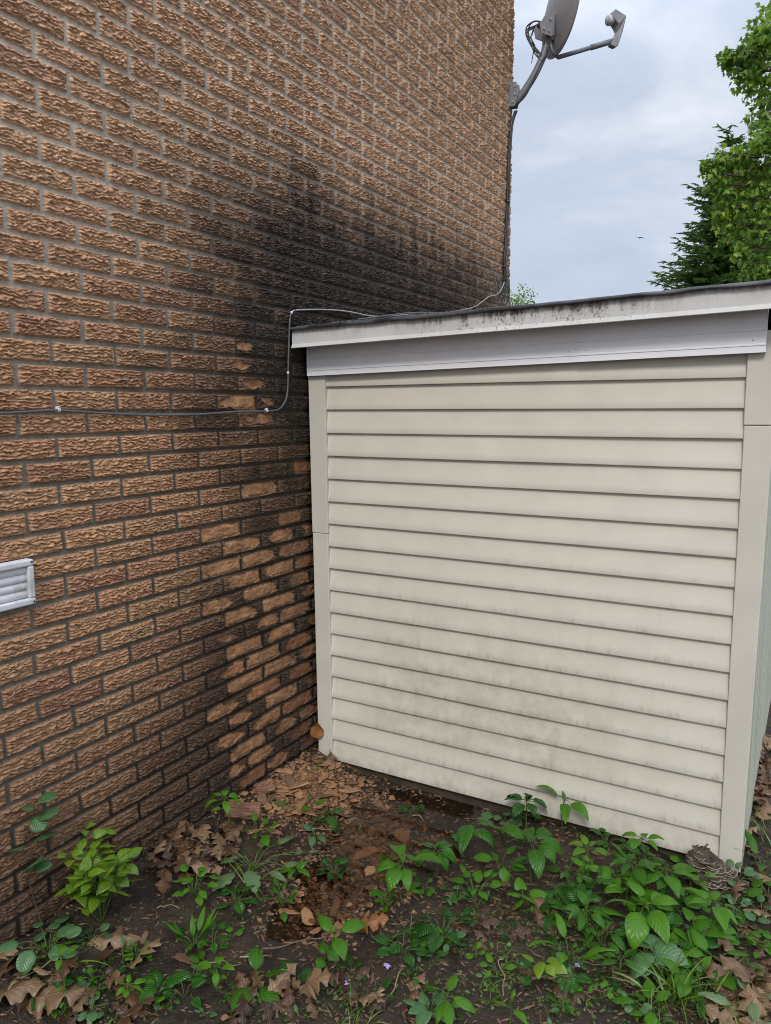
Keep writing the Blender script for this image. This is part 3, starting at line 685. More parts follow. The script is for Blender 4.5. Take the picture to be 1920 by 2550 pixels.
for i in range(NS): fs.append((NRr*NS+i, B_+NRr*NS+i, B_+NRr*NS+(i+1)%NS, NRr*NS+(i+1)%NS))
o = MB().add(vs, fs).build('reflector', M_DISH, dish)
rim = [dsh(i * math.tau / NS, 1.0, 0.002) for i in range(NS + 1)]
MB().tube(rim, 0.0065, 8, cap=False).build('rim', M_MAST, o)
# bracket behind the reflector
BC = RC + fwd * -0.066 + upd * -0.13
def lq(c, s_, u_, f_): return c + sd2 * s_ + upd * u_ + fwd * f_
bk = MB()
def obox(m, c, hs, hu, hf, taper=1.0):
    v = [lq(c, sx * hs * (taper if su > 0 else 1), su * hu, sf * hf) for sf in (-1, 1) for su in (-1, 1) for sx in (-1, 1)]
    m.add(v, [(0,2,3,1),(4,5,7,6),(0,1,5,4),(2,6,7,3),(0,4,6,2),(1,3,7,5)])
obox(bk, BC + upd * 0.0, 0.075, 0.082, 0.003, 0.55)
for s_ in (-1, 1):
    c0 = BC + sd2 * (0.045 * s_)
    prof = [(-0.08, 0.0), (0.07, 0.0), (0.045, -0.075), (-0.02, -0.105), (-0.075, -0.085)]
    v = [lq(c0, ds, u_, f_) for ds in (-0.0025, 0.0025) for (u_, f_) in prof]; n = len(prof)
    bk.add(v, [tuple(range(n))[::-1], tuple(range(n, 2*n))] + [(k_, (k_+1) % n, n + (k_+1) % n, n + k_) for k_ in range(n)])
o = bk.build('bracket', M_DISH, dish, smooth=False, bevel=0.002)
for s_ in (-1, 1):
    for (u_, f_) in ((-0.05, -0.03), (0.03, -0.03), (-0.045, -0.07)):
        c0 = lq(BC, 0.048 * s_, u_, f_); MB().tube([c0, c0 + sd2 * 0.009 * s_], 0.007, 8).build('bolt', M_METAL, o, smooth=False)
cl = MB(); cl.tube([Vector((0.250, 2.642, 4.12)), Vector((0.258, 2.646, 4.235))], 0.030, 12)
obox(cl, Vector((0.262, 2.652, 4.19)), 0.030, 0.045, 0.03); cl.build('clamp', M_DISH, dish, smooth=False, bevel=0.003)
# feed arm and horn
A0 = lq(RC, 0, -RB * 0.98, -0.02); A1 = lq(RC, 0, -RB * 0.98 - 0.012, 0.02)
ARM = RC + fwd * 0.44 + upd * -0.105
ar = MB(); ar.tube([A0 + upd * 0.10 + fwd * -0.045, A0 + upd * 0.02 - fwd * 0.012, A1], 0.013, 10); ar.tube([A1, A1 + (ARM - A1) * 0.62], 0.0155, 10); ar.tube([A1 + (ARM - A1) * 0.6, ARM], 0.0195, 10)
ar.build('feed_arm', M_MAST, dish)
ln = MB(); H0 = ARM
def ax(s_, u_, f_): return lq(H0, s_, u_, f_)
prof = [(-0.030, -0.045), (0.020, -0.055), (0.048, -0.035), (0.075, 0.095), (0.080, 0.205), (-0.035, 0.235), (-0.055, 0.200), (-0.050, 0.165), (0.010, 0.120), (0.022, 0.075), (0.006, 0.02)]
hw = [0.022] * len(prof)
prof = [(a_ * .85, b_ * .85) for a_, b_ in prof]
v = [lq(H0, ds * (0.040 if u_ > 0.095 else 0.022), u_, f_) for ds in (-1, 1) for (f_, u_) in prof]; n = len(prof)
ln.add(v, [tuple(range(n))[::-1], tuple(range(n, 2*n))] + [(k_, (k_+1) % n, n + (k_+1) % n, n + k_) for k_ in range(n)])
o = ln.build('feed_horn', M_LNB, dish, smooth=False, bevel=0.006)
c0 = lq(H0, 0, 0.142, -0.017); MB().tube([c0, c0 - fwd * 0.030 - upd * 0.010, c0 - fwd * 0.045 - upd * 0.015], [0.034, 0.036, 0.033], 18).build('horn_cap', simple('pale_horn_cap', (0.42, 0.42, 0.42), 0.5), o)
# slack coax loops at the bracket
for k_ in range(5):
    r_ = random.Random(30 + k_); c0 = Vector((0.235, 2.62, 4.22))
    p = [c0 + Vector((0.02, 0, 0.03))]
    p += [c0 + Vector((-0.05 - r_.random() * .03, -0.02 * r_.random(), 0.02 + r_.random() * .05)), c0 + Vector((-0.10 - r_.random() * .03, -0.02, -0.02 + r_.random() * .04)), c0 + Vector((-0.07, -0.01, -0.09 - r_.random() * .05)), c0 + Vector((-0.01, -0.015, -0.16 - r_.random() * .06))]
    MB().tube(smooth_path(p, 6), 0.0048, 6).build('cable', M_BLACKCABLE, dish)
c0 = Vector((0.165, 2.61, 4.235))
MB().tube([c0, c0 + Vector((-0.02, -0.01, -0.06)), c0 + Vector((0.012, -0.01, -0.12)), c0 + Vector((-0.01, -0.01, -0.235))], [0.007, 0.006, 0.005, 0.002], 6).build('cable', M_BLACKCABLE, dish)

# ------------------------------------------------------------------ trees
def leaf_mat(name, c0, c1, c2, rough=0.38, trans=0.25, veins=True, vein_col=None, bstr=0.5, vary='object', spec=0.5, scale=(1, 1)):
    m = bpy.data.materials.new(name); m.use_nodes = True; nt = m.node_tree; nt.nodes.clear(); L = nt.links.new
    o = nn(nt, 'ShaderNodeOutputMaterial'); p = nn(nt, 'ShaderNodeBsdfPrincipled')
    tb = nn(nt, 'ShaderNodeBsdfTranslucent'); mx = nn(nt, 'ShaderNodeMixShader', Fac=trans)
    n1 = noise(nt, 9 if vary == 'object' else 1.3, 3, 0.6)
    if vary == 'object':
        oi = nn(nt, 'ShaderNodeObjectInfo'); f_ = math_(nt, 'ADD', math_(nt, 'MULTIPLY', oi.outputs['Random'], 0.45), math_(nt, 'MULTIPLY', n1, 0.55))
    else:
        gi = nn(nt, 'ShaderNodeNewGeometry'); f_ = math_(nt, 'ADD', math_(nt, 'MULTIPLY', gi.outputs['Random Per Island'], 0.55), math_(nt, 'MULTIPLY', n1, 0.45))
    c = ramp(nt, f_, [(0.22, c0), (0.5, c1), (0.8, c2)])
    if veins:
        tcn = nn(nt, 'ShaderNodeTexCoord'); s_ = nn(nt, 'ShaderNodeSeparateXYZ'); L(tcn.outputs['UV'], s_.inputs[0])
        au = math_(nt, 'ABSOLUTE', math_(nt, 'SUBTRACT', s_.outputs[0], 0.5))
        ph = math_(nt, 'SUBTRACT', math_(nt, 'MULTIPLY', s_.outputs[1], 8.0), math_(nt, 'MULTIPLY', au, 4.5))
        sv = math_(nt, 'ABSOLUTE', math_(nt, 'SINE', math_(nt, 'MULTIPLY', ph, math.pi)))
        side = maprange(nt, sv, 0.0, 0.22, 1, 0); mid = maprange(nt, au, 0.0, 0.035, 1, 0)
        vv = math_(nt, 'MAXIMUM', math_(nt, 'MULTIPLY', side, 0.6), mid)
        c = mix(nt, math_(nt, 'MULTIPLY', vv, 0.45), c, vein_col or tuple(min(1, x * 1.9 + 0.01) for x in c1))
        hgt = math_(nt, 'SUBTRACT', math_(nt, 'MULTIPLY', sv, 0.8), mid)
        n3 = noise(nt, 120, 3, 0.6); hgt = math_(nt, 'ADD', hgt, math_(nt, 'MULTIPLY', n3, 0.7))
        b = nn(nt, 'ShaderNodeBump', Strength=bstr, Distance=0.002); L(hgt, b.inputs['Height']); L(b.outputs[0], p.inputs['Normal'])
    L(c, p.inputs['Base Color']); p.inputs['Roughness'].default_value = rough; p.inputs['Specular IOR Level'].default_value = spec
    L(mix(nt, 1.0, c, (1.5, 1.6, 0.8), 'MULTIPLY'), tb.inputs[0])
    L(p.outputs[0], mx.inputs[1]); L(tb.outputs[0], mx.inputs[2]); L(mx.outputs[0], o.inputs[0]); return m
M_MAPLE = leaf_mat('maple_leaves', (0.050, 0.115, 0.022), (0.13, 0.225, 0.036), (0.27, 0.36, 0.050), 0.5, 0.42, veins=False, vary='island', spec=.3)
M_NEEDLE = leaf_mat('spruce_needles', (0.085, 0.155, 0.055), (0.14, 0.24, 0.072), (0.21, 0.33, 0.085), 0.7, 0.25, veins=False, vary='island', spec=.2)
M_FAR = leaf_mat('far_leaves', (0.10, 0.17, 0.03), (0.15, 0.24, 0.05), (0.20, 0.30, 0.07), 0.5, 0.35, veins=False, vary='island')
M_BARK = simple('tree_bark', (0.085, 0.065, 0.05), 0.85, 0.2, 0.4, 12, 0.8)
MAPLE = [(0, 0), (-0.10, 0.10), (-0.42, 0.02), (-0.30, 0.22), (-0.52, 0.42), (-0.24, 0.44), (-0.20, 0.62), (0.0, 1.0), (0.20, 0.62), (0.24, 0.44), (0.52, 0.42), (0.30, 0.22), (0.42, 0.02), (0.10, 0.10)]
def scatter_leaf(m, p, r_, size, outl, droop):
    az = r_.uniform(0, math.tau); pt = -droop + r_.gauss(0, 0.5)
    d = Vector((math.cos(az) * math.cos(pt), math.sin(az) * math.cos(pt), math.sin(pt)))
    s_ = d.cross(Vector((0, 0, 1))).normalized(); n_ = s_.cross(d); roll = r_.gauss(0, 0.8); s_ = s_ * math.cos(roll) + n_ * math.sin(roll); n_ = s_.cross(d)
    size *= r_.uniform(0.7, 1.2); k = len(outl) // 2
    vs = [p + s_ * (x * size) + d * (y * size) + n_ * (-abs(x) * 0.35 * size - 0.25 * y * y * size) for x, y in outl]
    fs = [tuple(range(0, k + 1)), tuple([0] + list(range(k, len(outl))))]
    m.add(vs, fs)
def dirpx(px, py):
    d = CROTM @ Vector(((px - 960) / FPX, -(py - 1275) / FPX, -1.0)); return d
def on_y(dx, dy, Y):
    d = dirpx(dx * 1.1525, dy * 1.1525); c = Vector(CAM); return c + d * ((Y - c.y) / d.y)
# maple: limbs reaching to the left, each carrying layered clumps of drooping leaves
mtree = thing('maple_tree', (4.4, 9.6, 0.0), 'leafy broadleaf tree with hanging bright green lobed leaves reaching in from the right', 'tree')
r_ = random.Random(12); lf = MB(); tk = MB()
TB = Vector((4.4, 9.6, -0.4)); trunk_top = Vector((4.0, 9.4, 7.5))
tk.tube(smooth_path([TB, (4.3, 9.55, 1.5), (4.25, 9.5, 3.2), (4.1, 9.45, 5.4), trunk_top], 5), [0.24 - 0.007 * i for i in range(21)], 10)
CL = [(1655, 62, .24, 8.2), (1640, 85, .20, 8.0), (1592, 128, .17, 8.0), (1625, 120, .22, 8.2), (1568, 122, .10, 7.9), (1650, 175, .28, 8.4), (1615, 160, .18, 8.1), (1660, 240, .26, 8.4), (1660, 285, .2, 8.2), (1650, 300, .16, 8.0),
      (1592, 345, .16, 8.1), (1558, 345, .16, 8.0), (1530, 358, .10, 7.9), (1600, 375, .28, 8.3), (1650, 350, .34, 8.4), (1560, 410, .16, 8.0), (1545, 388, .14, 7.9), (1600, 440, .30, 8.3), (1565, 455, .16, 8.1), (1650, 440, .36, 8.5), (1575, 492, .15, 8.1), (1620, 500, .25, 8.2),
      (1655, 520, .26, 8.3), (1608, 545, .16, 8.0), (1640, 575, .18, 8.1), (1618, 590, .12, 8.0), (1665, 585, .22, 8.2), (1700, 120, .4, 8.7), (1720, 260, .5, 8.9), (1710, 400, .5, 8.8), (1720, 520, .45, 8.6), (1780, 200, .7, 9.2), (1800, 420, .8, 9.4), (1850, 60, .8, 9.4), (1760, -60, .6, 9.0), (1700, 20, .3, 8.6)]
for (dx, dy, rad, Y) in CL:
    c0 = on_y(dx, dy, Y); n = int(60 + 2000 * rad ** 2)
    base = Vector((4.1, 9.45, c0.z + 0.15 + 0.3 * r_.random()))
    tk.tube(smooth_path([base, base.lerp(c0, 0.5) + Vector((0, 0, 0.25)), c0], 5), [0.016 - 0.0012 * i for i in range(11)], 5)
    for q in range(7):
        e_ = c0 + Vector((r_.gauss(0, rad * .6), r_.gauss(0, rad * .6), r_.gauss(0, rad * .45)))
        tk.tube([c0 + (base - c0) * 0.1, c0.lerp(e_, 0.5) + Vector((0, 0, 0.03)), e_], [0.006, 0.004, 0.002], 4)
    for q in range(n):
        v = Vector((r_.gauss(0, 1), r_.gauss(0, 1), r_.gauss(0, 1))).normalized() * (r_.random() ** 0.45)
        lay = 0.13 * round(v.z * rad / 0.13) if rad > 0.14 else v.z * rad
        p = c0 + Vector((v.x * rad * 1.15, v.y * rad * 1.15, lay + r_.gauss(0, 0.022) - 0.25 * (v.x ** 2 + v.y ** 2) * rad))
        scatter_leaf(lf, p, r_, 0.078, MAPLE, 0.75)
for q in range(2600):                               # the rest of the crown, out of the picture
    v = Vector((r_.gauss(0, 1), r_.gauss(0, 1), r_.gauss(0, 1))).normalized() * (r_.random() ** 0.3)
    scatter_leaf(lf, Vector((4.6, 9.8, 6.2)) + Vector((v.x * 2.4, v.y * 2.3, v.z * 3.0)), r_, 0.20, MAPLE, 0.7)
tk.build('trunk', M_BARK, mtree); lf.build('crown', M_MAPLE, mtree, smooth=False)
# spruce
def spruce(bx, by, zt, zb, halfw, seed):
    t = thing('spruce_tree', (bx, by, zb), 'dark pointed spruce tree standing beyond the shed roof behind the leafy tree', 'tree')
    r_ = random.Random(seed); nd = MB(); tr = MB()
    tr.tube([(bx, by, zb), (bx + .02, by, lerp(zb, zt, .5)), (bx, by, zt - 0.02)], [0.2, 0.1, 0.012], 8)
    def tuft(p, d, ln, dn=1.0):
        d = d.normalized(); a = d.cross(Vector((0, 0, 1)));  a = a.normalized() if a.length > 1e-3 else Vector((1, 0, 0)); b = a.cross(d)
        for ang in (0.3, 1.35, 2.4):
            s_ = a * math.cos(ang) + b * math.sin(ang); vs = [p]; nseg = 4
            for i in range(nseg):
                t0 = (i + 0.35) / nseg; wd = 0.026 * (1 - 0.45 * t0)
                vs += [p + d * (ln * (t0 + .22)) + s_ * wd, p + d * (ln * t0) - s_ * 0.004]
            vs.append(p + d * ln * 1.15); fs = []
            k = len(vs)
            nd.add(vs, [tuple(range(k))])
            vs2 = [p] + [q - (s_ * 2 * (q - p).dot(s_)) for q in vs[1:]]
            nd.add(vs2, [tuple(reversed(range(k)))])
    z = zt - 0.12; lev = 0
    for q in range(14): tuft(Vector((bx, by, zt - 0.10 - 0.035 * q)), Vector((r_.gauss(0, .35), r_.gauss(0, .35), 0.9)), 0.10)
    while z > zb + 0.9:
        f_ = (zt - z) / 3.0; ln = min(0.12 + halfw * f_ ** 0.9, 2.5) * r_.uniform(0.85, 1.1); nb = 8 if ln < 0.5 else 13
        if z < zt - 4.4: nb = 6
        a0 = r_.random() * 6.28
        for q in range(nb):
            az = a0 + q * math.tau / nb + r_.gauss(0, 0.16); l_ = ln * r_.uniform(0.62, 1.12)
            dv = Vector((math.cos(az), math.sin(az), 0)); zz = z + r_.gauss(0, 0.12); pts = []; tl_ = r_.gauss(0, 1)
            for i in range(7):
                s_ = i / 6; pts.append(Vector((bx, by, zz)) + dv * (l_ * s_) + Vector((0, 0, l_ * ((0.34 * (1 - f_ * .35) + 0.22 * tl_) * s_ - 0.62 * s_ * s_ + 0.42 * s_ ** 3))))
            tr.tube(pts, [0.018 * (1 - i / 7.5) * min(1, l_) + 0.003 for i in range(7)], 4)
            nt_ = max(6, int(l_ * (34 if z > zt - 4.4 else 8)))
            for i in range(nt_):
                s_ = 0.12 + 0.88 * (i + r_.random()) / nt_; k = min(int(s_ * 6), 5); p = pts[k].lerp(pts[k + 1], s_ * 6 - k)
                sdv = Vector((-dv.y, dv.x, 0)) * r_.choice((-1, 1)); sl_ = (0.10 + 0.26 * l_ * (1 - s_) * 0.8) * r_.uniform(.6, 1.2)
                dd = (dv * 0.75 + sdv * r_.uniform(0.4, 1.1) + Vector((0, 0, r_.uniform(-0.55, 0.35)))).normalized()
                m_ = max(1, int(sl_ / 0.085))
                for j in range(m_): tuft(p + dd * (sl_ * j / m_), dd + Vector((0, 0, 0.12 * j)) + dv * 0.15 * j + Vector((r_.gauss(0, .25), r_.gauss(0, .25), r_.gauss(0, .15))), 0.115)
            tuft(pts[-1], dv + Vector((0, 0, 0.1)), 0.15)
        z -= r_.uniform(0.09, 0.15) if z > zt - 4.4 else 0.3; lev += 1
    tr.build('trunk', M_BARK, t); nd.build('crown', M_NEEDLE, t, smooth=False)
tp = on_y(1583, 288, 16.0)
spruce(tp.x, 16.0, tp.z, 0.0, 1.30, 5)
# small bright tree far beyond the wall corner
c0 = on_y(1112, 662, 14.0)
ft_ = thing('distant_tree', (c0.x, 14.0, 0.0), 'small pale green tree top peeping over the shed roof beside the house corner', 'tree')
r_ = random.Random(3); lf = MB(); tk = MB(); tk.tube([(c0.x, 14, -0.1), (c0.x, 14, 2.0), c0], [0.09, 0.06, 0.02], 8)
for q in range(26):
    v = Vector((r_.uniform(-1, 1), r_.uniform(-1, 1), r_.uniform(-1, 0.6))); e_ = c0 + Vector((v.x * .45, v.y * .45, v.z * .55 + 0.05 - 0.30 * abs(v.x)))
    tk.tube([c0 - Vector((0, 0, .7)), c0.lerp(e_, .5), e_], [0.02, 0.012, 0.005], 4)
    for k in range(60): scatter_leaf(lf, e_ + Vector((r_.gauss(0, .10), r_.gauss(0, .10), r_.gauss(0, .10))), r_, 0.065, [(0, 0), (-0.3, 0.4), (-0.2, 0.75), (0, 1), (0.2, 0.75), (0.3, 0.4)], 0.2)
tk.build('trunk', M_BARK, ft_); lf.build('crown', M_FAR, ft_, smooth=False)
# bird gliding far off
bp = on_y(1383, 514, 40.0); M_BIRD = simple('bird_plumage', (0.06, 0.055, 0.05), 0.8, bstr=0)
bm_ = MB(); sdir = Vector((0.87, 0.49, 0)); fdir = Vector((-0.49, 0.87, 0)); sc_ = 0.17
prof = [(-1.0, 0.08, -0.12), (-0.62, 0.25, 0.06), (-0.2, 0.26, 0.10), (0, 0.45, 0.06), (0.2, 0.26, 0.10), (0.62, 0.25, 0.02), (1.0, 0.05, -0.22), (0.55, -0.02, 0.02), (0.16, -0.12, 0.08), (0.13, -0.55, 0.03), (-0.13, -0.55, 0.03), (-0.16, -0.12, 0.08), (-0.55, -0.02, 0.05)]
up_ = [bp + (sdir * a + fdir * b * 1.0 + Vector((0, 0, c + 0.03))) * sc_ * 1.6 for a, b, c in prof]; dn_ = [bp + (sdir * a * .97 + fdir * b * .97 + Vector((0, 0, c - (0.12 if abs(a) < .2 else 0.0)))) * sc_ * 1.6 for a, b, c in prof]
n = len(prof); bm_.add(up_ + dn_, [tuple(range(n))[::-1], tuple(range(n, 2 * n))] + [(k, (k+1) % n, n + (k+1) % n, n + k) for k in range(n)])
tag(bm_.build('bird', M_BIRD, None, smooth=False, loc=bp), 'tiny dark bird gliding with spread wings in the grey sky', 'bird')

# ------------------------------------------------------------------ leaves and plants
G_JEWEL = leaf_mat('broad_green_leaf', (0.028, 0.098, 0.006), (0.055, 0.165, 0.008), (0.100, 0.240, 0.012), 0.30, 0.30, spec=.32)
G_DARK = leaf_mat('glossy_dark_leaf', (0.012, 0.058, 0.006), (0.022, 0.092, 0.008), (0.040, 0.130, 0.010), 0.17, 0.2, bstr=1.0, spec=.36)
G_YELLOW = leaf_mat('yellow_green_leaf', (0.070, 0.140, 0.010), (0.115, 0.205, 0.013), (0.18, 0.275, 0.018), 0.33, 0.25)
G_BLUE = leaf_mat('grey_green_leaf', (0.045, 0.110, 0.038), (0.070, 0.155, 0.055), (0.095, 0.19, 0.072), 0.34, 0.2)
G_PALE = leaf_mat('pale_wilted_leaf', (0.085, 0.135, 0.050), (0.125, 0.19, 0.080), (0.17, 0.24, 0.12), 0.45, 0.2, bstr=0.8)
G_GRASS = leaf_mat('grass_blade', (0.06, 0.12, 0.012), (0.10, 0.18, 0.018), (0.16, 0.25, 0.03), 0.35, 0.25, veins=False, vary='island')
M_STEM = simple('green_stem', (0.07, 0.11, 0.025), 0.45, 0.4, 0.2, 40, 0)
M_RSTEM = simple('brown_stem', (0.075, 0.050, 0.030), 0.6, 0.3, 0.25, 40, 0)
def wid(kind, t):
    if kind == 'ovate': return math.sin(math.pi * t ** 0.80) ** 0.85 * (1 - 0.25 * t) * 1.12
    if kind == 'heart': return (1.0 if t > .12 else 0.55 + 3.6 * t) * math.cos(math.pi * 0.5 * max(0, (t - 0.16) / 0.84)) ** 0.75 * 1.02
    if kind == 'round': return math.sqrt(max(0, 1 - (2 * t - 1) ** 2)) * (1.06 - 0.12 * t)
    if kind == 'lance': return math.sin(math.pi * t ** 0.72) ** 0.9 * 0.95
    if kind == 'lobed': return math.sin(math.pi * t ** 0.8) ** 0.7 * (0.70 + 0.30 * abs(math.sin(t * 11.0)))
    if kind == 'oak': return max(0.03, math.sin(math.pi * t ** 0.85) ** 0.55 * (0.64 + 0.22 * math.cos((t - 0.26) * 21.0) + 0.14 * math.cos(t * 37.0 + 1.0)))
def leaf(mb, base, az, length, ratio, kind, pitch=0.3, droop=0.9, fold=0.25, roll=0.0, serr=0.0, wave=0.0, rr=None, nu=6, nv=12):
    """one blade: curved midrib starting at pitch, bending down by droop, sides folded up"""
    rr = rr or rng; p = Vector(base); seg = length / nv; rows = []
    h = Vector((math.cos(az), math.sin(az), 0)); s0 = Vector((-math.sin(az), math.cos(az), 0)); vs = []; uv = []; fs = []
    ph = rr.random() * 6.28
    for j in range(nv + 1):
        t = j / nv; a = pitch - droop * t
        d = h * math.cos(a) + Vector((0, 0, math.sin(a))); nrm = Vector((0, 0, math.cos(a))) - h * math.sin(a)
        sd = s0 * math.cos(roll) + nrm * math.sin(roll); nm = nrm * math.cos(roll) - s0 * math.sin(roll)
        hw = wid(kind, min(max(t, 0.004), 0.996)) * length * ratio * 0.5
        if serr and j % 2: hw *= 1 - serr
        for i in range(nu + 1):
            q = 2 * i / nu - 1; ed = abs(q)
            off = fold * hw * (ed ** 1.3) - 0.10 * hw * ed ** 3 * 3 * (1 if fold < .3 else 0.4) + wave * length * math.sin(ph + t * 9 + (2.2 if q > 0 else 0)) * ed
            back = -0.10 * length * (ed ** 2) * (1 if kind == 'heart' and t < 0.3 else 0)
            vs.append(p + sd * (q * hw) + nm * off + d * back); uv.append((0.5 + q * 0.5, t))
        p = p + d * seg
    for j in range(nv):
        for i in range(nu):
            a_ = j * (nu + 1) + i; fs.append((a_, a_ + 1, a_ + nu + 2, a_ + nu + 1))
    mb.add(vs, fs, uv)
SC = 1.0
def pxm(p, zs=0.425):
    """metres per zoom pixel at point p (for judging sizes from the photo)"""
    return (p - Vector(CAM)).length / FPX * zs
def ground_thing(name, px, label, cat, group=None, dz=0.0):
    b = at(*px); b.z += dz
    return thing(name, b, label, cat, group), b
def finish(root, st, lf, mat, smat=None):
    if st.v: st.build('stem', smat or M_STEM, root)
    o = lf.build('foliage', mat, root); return root
def whorl(px, hpx, lpx, n, label, mat=None, seed=1, ratio=0.46, droop=1.5, kind='ovate', lean=(0, 0), pitch=0.35, extra=2, serr=0.05, cat='plant', name='seedling', az0=None, group=None):
    r_ = random.Random(seed); t, b = ground_thing(name, px, label, cat, group); k = pxm(b); st = MB(); lf = MB(); n += 1
    h = hpx * k; L_ = lpx * k * 0.98; top = b + Vector((lean[0] * h, lean[1] * h, h))
    st.tube(smooth_path([b - Vector((0, 0, .01)), b.lerp(top, 0.5) + Vector((r_.gauss(0, .08) * h, r_.gauss(0, .08) * h, 0)), top], 4), [0.0030, 0.0029, 0.0027, 0.0026, 0.0025, 0.0023, 0.0021, 0.0019, 0.0017], 6)
    a0 = az0 if az0 is not None else r_.random() * 6.28
    for q in range(n):
        az = a0 + q * math.tau / n + r_.gauss(0, 0.25); l_ = L_ * r_.uniform(0.72, 1.1); pl = 0.28 * l_
        e_ = top + Vector((math.cos(az) * pl, math.sin(az) * pl, 0.10 * l_ * r_.uniform(-.5, 1)))
        st.tube([top, top.lerp(e_, .5) + Vector((0, 0, 0.004)), e_], 0.0011, 5)
        leaf(lf, e_, az, l_, ratio * r_.uniform(.88, 1.12), kind, pitch + r_.gauss(0, .2), droop * r_.uniform(.75, 1.2), r_.uniform(.1, .35), r_.gauss(0, .3), serr, 0.012, r_)
    for q in range(extra):
        f_ = r_.uniform(0.25, 0.8); p = b.lerp(top, f_); az = r_.random() * 6.28; l_ = L_ * r_.uniform(.3, .6)
        e_ = p + Vector((math.cos(az), math.sin(az), .3)) * l_ * .3; st.tube([p, e_], 0.0009, 4)
        leaf(lf, e_, az, l_, ratio * 1.1, kind, .3, 1.0, .2, r_.gauss(0, .3), serr, 0.01, r_)
    for q in range(2):                              # young leaves at the tip
        az = r_.random() * 6.28; leaf(lf, top, az, L_ * .28, .4, kind, 1.2, .6, .3, 0, serr, 0, r_, 4, 6)
    return finish(t, st, lf, mat or G_JEWEL)
def pairs(px, hpx, lpx, n, label, mat=None, seed=1, ratio=0.5, kind='ovate', droop=0.9, lean=(0, 0), branches=1, smat=None, cat='plant', name='seedling', spread=0.5, serr=0.04, group=None, pitch=0.5):
    r_ = random.Random(seed); t, b = ground_thing(name, px, label, cat, group); k = pxm(b); st = MB(); lf = MB()
    for br in range(branches):
        h = hpx * k * (1 if br == 0 else r_.uniform(.45, .95)); a_ = r_.random() * 6.28; sp = spread * (0 if branches == 1 else r_.uniform(.3, 1))
        top = b + Vector((lean[0] * h + math.cos(a_) * sp * h, lean[1] * h + math.sin(a_) * sp * h, h))
        if top.x < 0.03: top.x = 0.03 + r_.random() * .03
        ps = smooth_path([b - Vector((0, 0, .01)), b.lerp(top, .5) + Vector((r_.gauss(0, .05) * h, r_.gauss(0, .05) * h, .06 * h)), top], 5)
        st.tube(ps, [0.0026 - 0.00016 * i for i in range(11)], 6); a0 = r_.random() * 6.28
        for q in range(n):
            f_ = 0.25 + 0.75 * (q + 1) / n; i_ = min(int(f_ * 10), 9); p = ps[i_].lerp(ps[i_ + 1], f_ * 10 - i_)
            for s_ in (0, 1):
                az = a0 + q * 1.57 + s_ * math.pi + r_.gauss(0, .35); l_ = lpx * k * r_.uniform(.7, 1.12) * (0.75 + .35 * math.sin(f_ * 3))
                e_ = p + Vector((math.cos(az), math.sin(az), .35)) * l_ * .2; e_.x = max(e_.x, 0.02); st.tube([p, e_], 0.0009, 4)
                if e_.x < 0.07 and math.cos(az) < 0: az = math.pi - az
                leaf(lf, e_, az, l_, ratio * r_.uniform(.88, 1.12), kind, pitch + r_.gauss(0, .25), droop * r_.uniform(.6, 1.3), r_.uniform(.08, .3), r_.gauss(0, .35), serr, 0.012, r_)
    return finish(t, st, lf, mat or G_JEWEL, smat)
def rosette(px, n, lpx, label, mat=None, seed=1, kind='heart', ratio=0.85, pet=0.9, droop=0.8, pitch=0.1, cat='plant', name='violet_plant', rise=0.8, serr=0.06, group=None, spread=1.0):
    """leaves on their own stalks rising from one crown"""
    r_ = random.Random(seed); t, b = ground_thing(name, px, label, cat, group); k = pxm(b); st = MB(); lf = MB(); L_ = lpx * k * 0.98; n += n // 3
    for q in range(n):
        az = q * 2.4 + r_.gauss(0, .3); l_ = L_ * r_.uniform(.65, 1.1); out = L_ * pet * spread * r_.uniform(.35, 1.15); up_ = L_ * rise * r_.uniform(.35, 1.15)
        e_ = b + Vector((math.cos(az) * out, math.sin(az) * out, 0)); e_.x = max(e_.x, .02)
        e_.z = max(b.z, float(ground_z(e_.x, e_.y))) + up_
        st.tube(smooth_path([b - Vector((0, 0, .006)), b.lerp(e_, .55) + Vector((0, 0, up_ * .35)), e_], 3), 0.0012, 5)
        leaf(lf, e_, az, l_, ratio * r_.uniform(.88, 1.1), kind, pitch + r_.gauss(0, .25), droop * r_.uniform(.5, 1.3), r_.uniform(.05, .3), r_.gauss(0, .3), serr, 0.015, r_)
    return finish(t, st, lf, mat or G_DARK)
def tuft(px, n, lpx, label, seed=1, spread=1.0, mat=None, group=None, lay=0.0):
    r_ = random.Random(seed); b = at(*px); k = pxm(b); lf = MB()
    for q in range(n):
        az = r_.random() * 6.28; l_ = lpx * k * r_.uniform(.4, 1.1); o_ = b + Vector((r_.gauss(0, .018), r_.gauss(0, .018), -.004)) * spread
        leaf(lf, o_, az, l_, 0.028 * r_.uniform(.7, 1.4), 'lance', r_.uniform(.5, 1.4) - lay, r_.uniform(.8, 2.0), .4, r_.gauss(0, .4), 0, 0, r_, 2, 8)
    o = lf.build('grass_tuft', mat or G_GRASS, None, loc=b); tag(o, label, 'grass tuft', group); return o

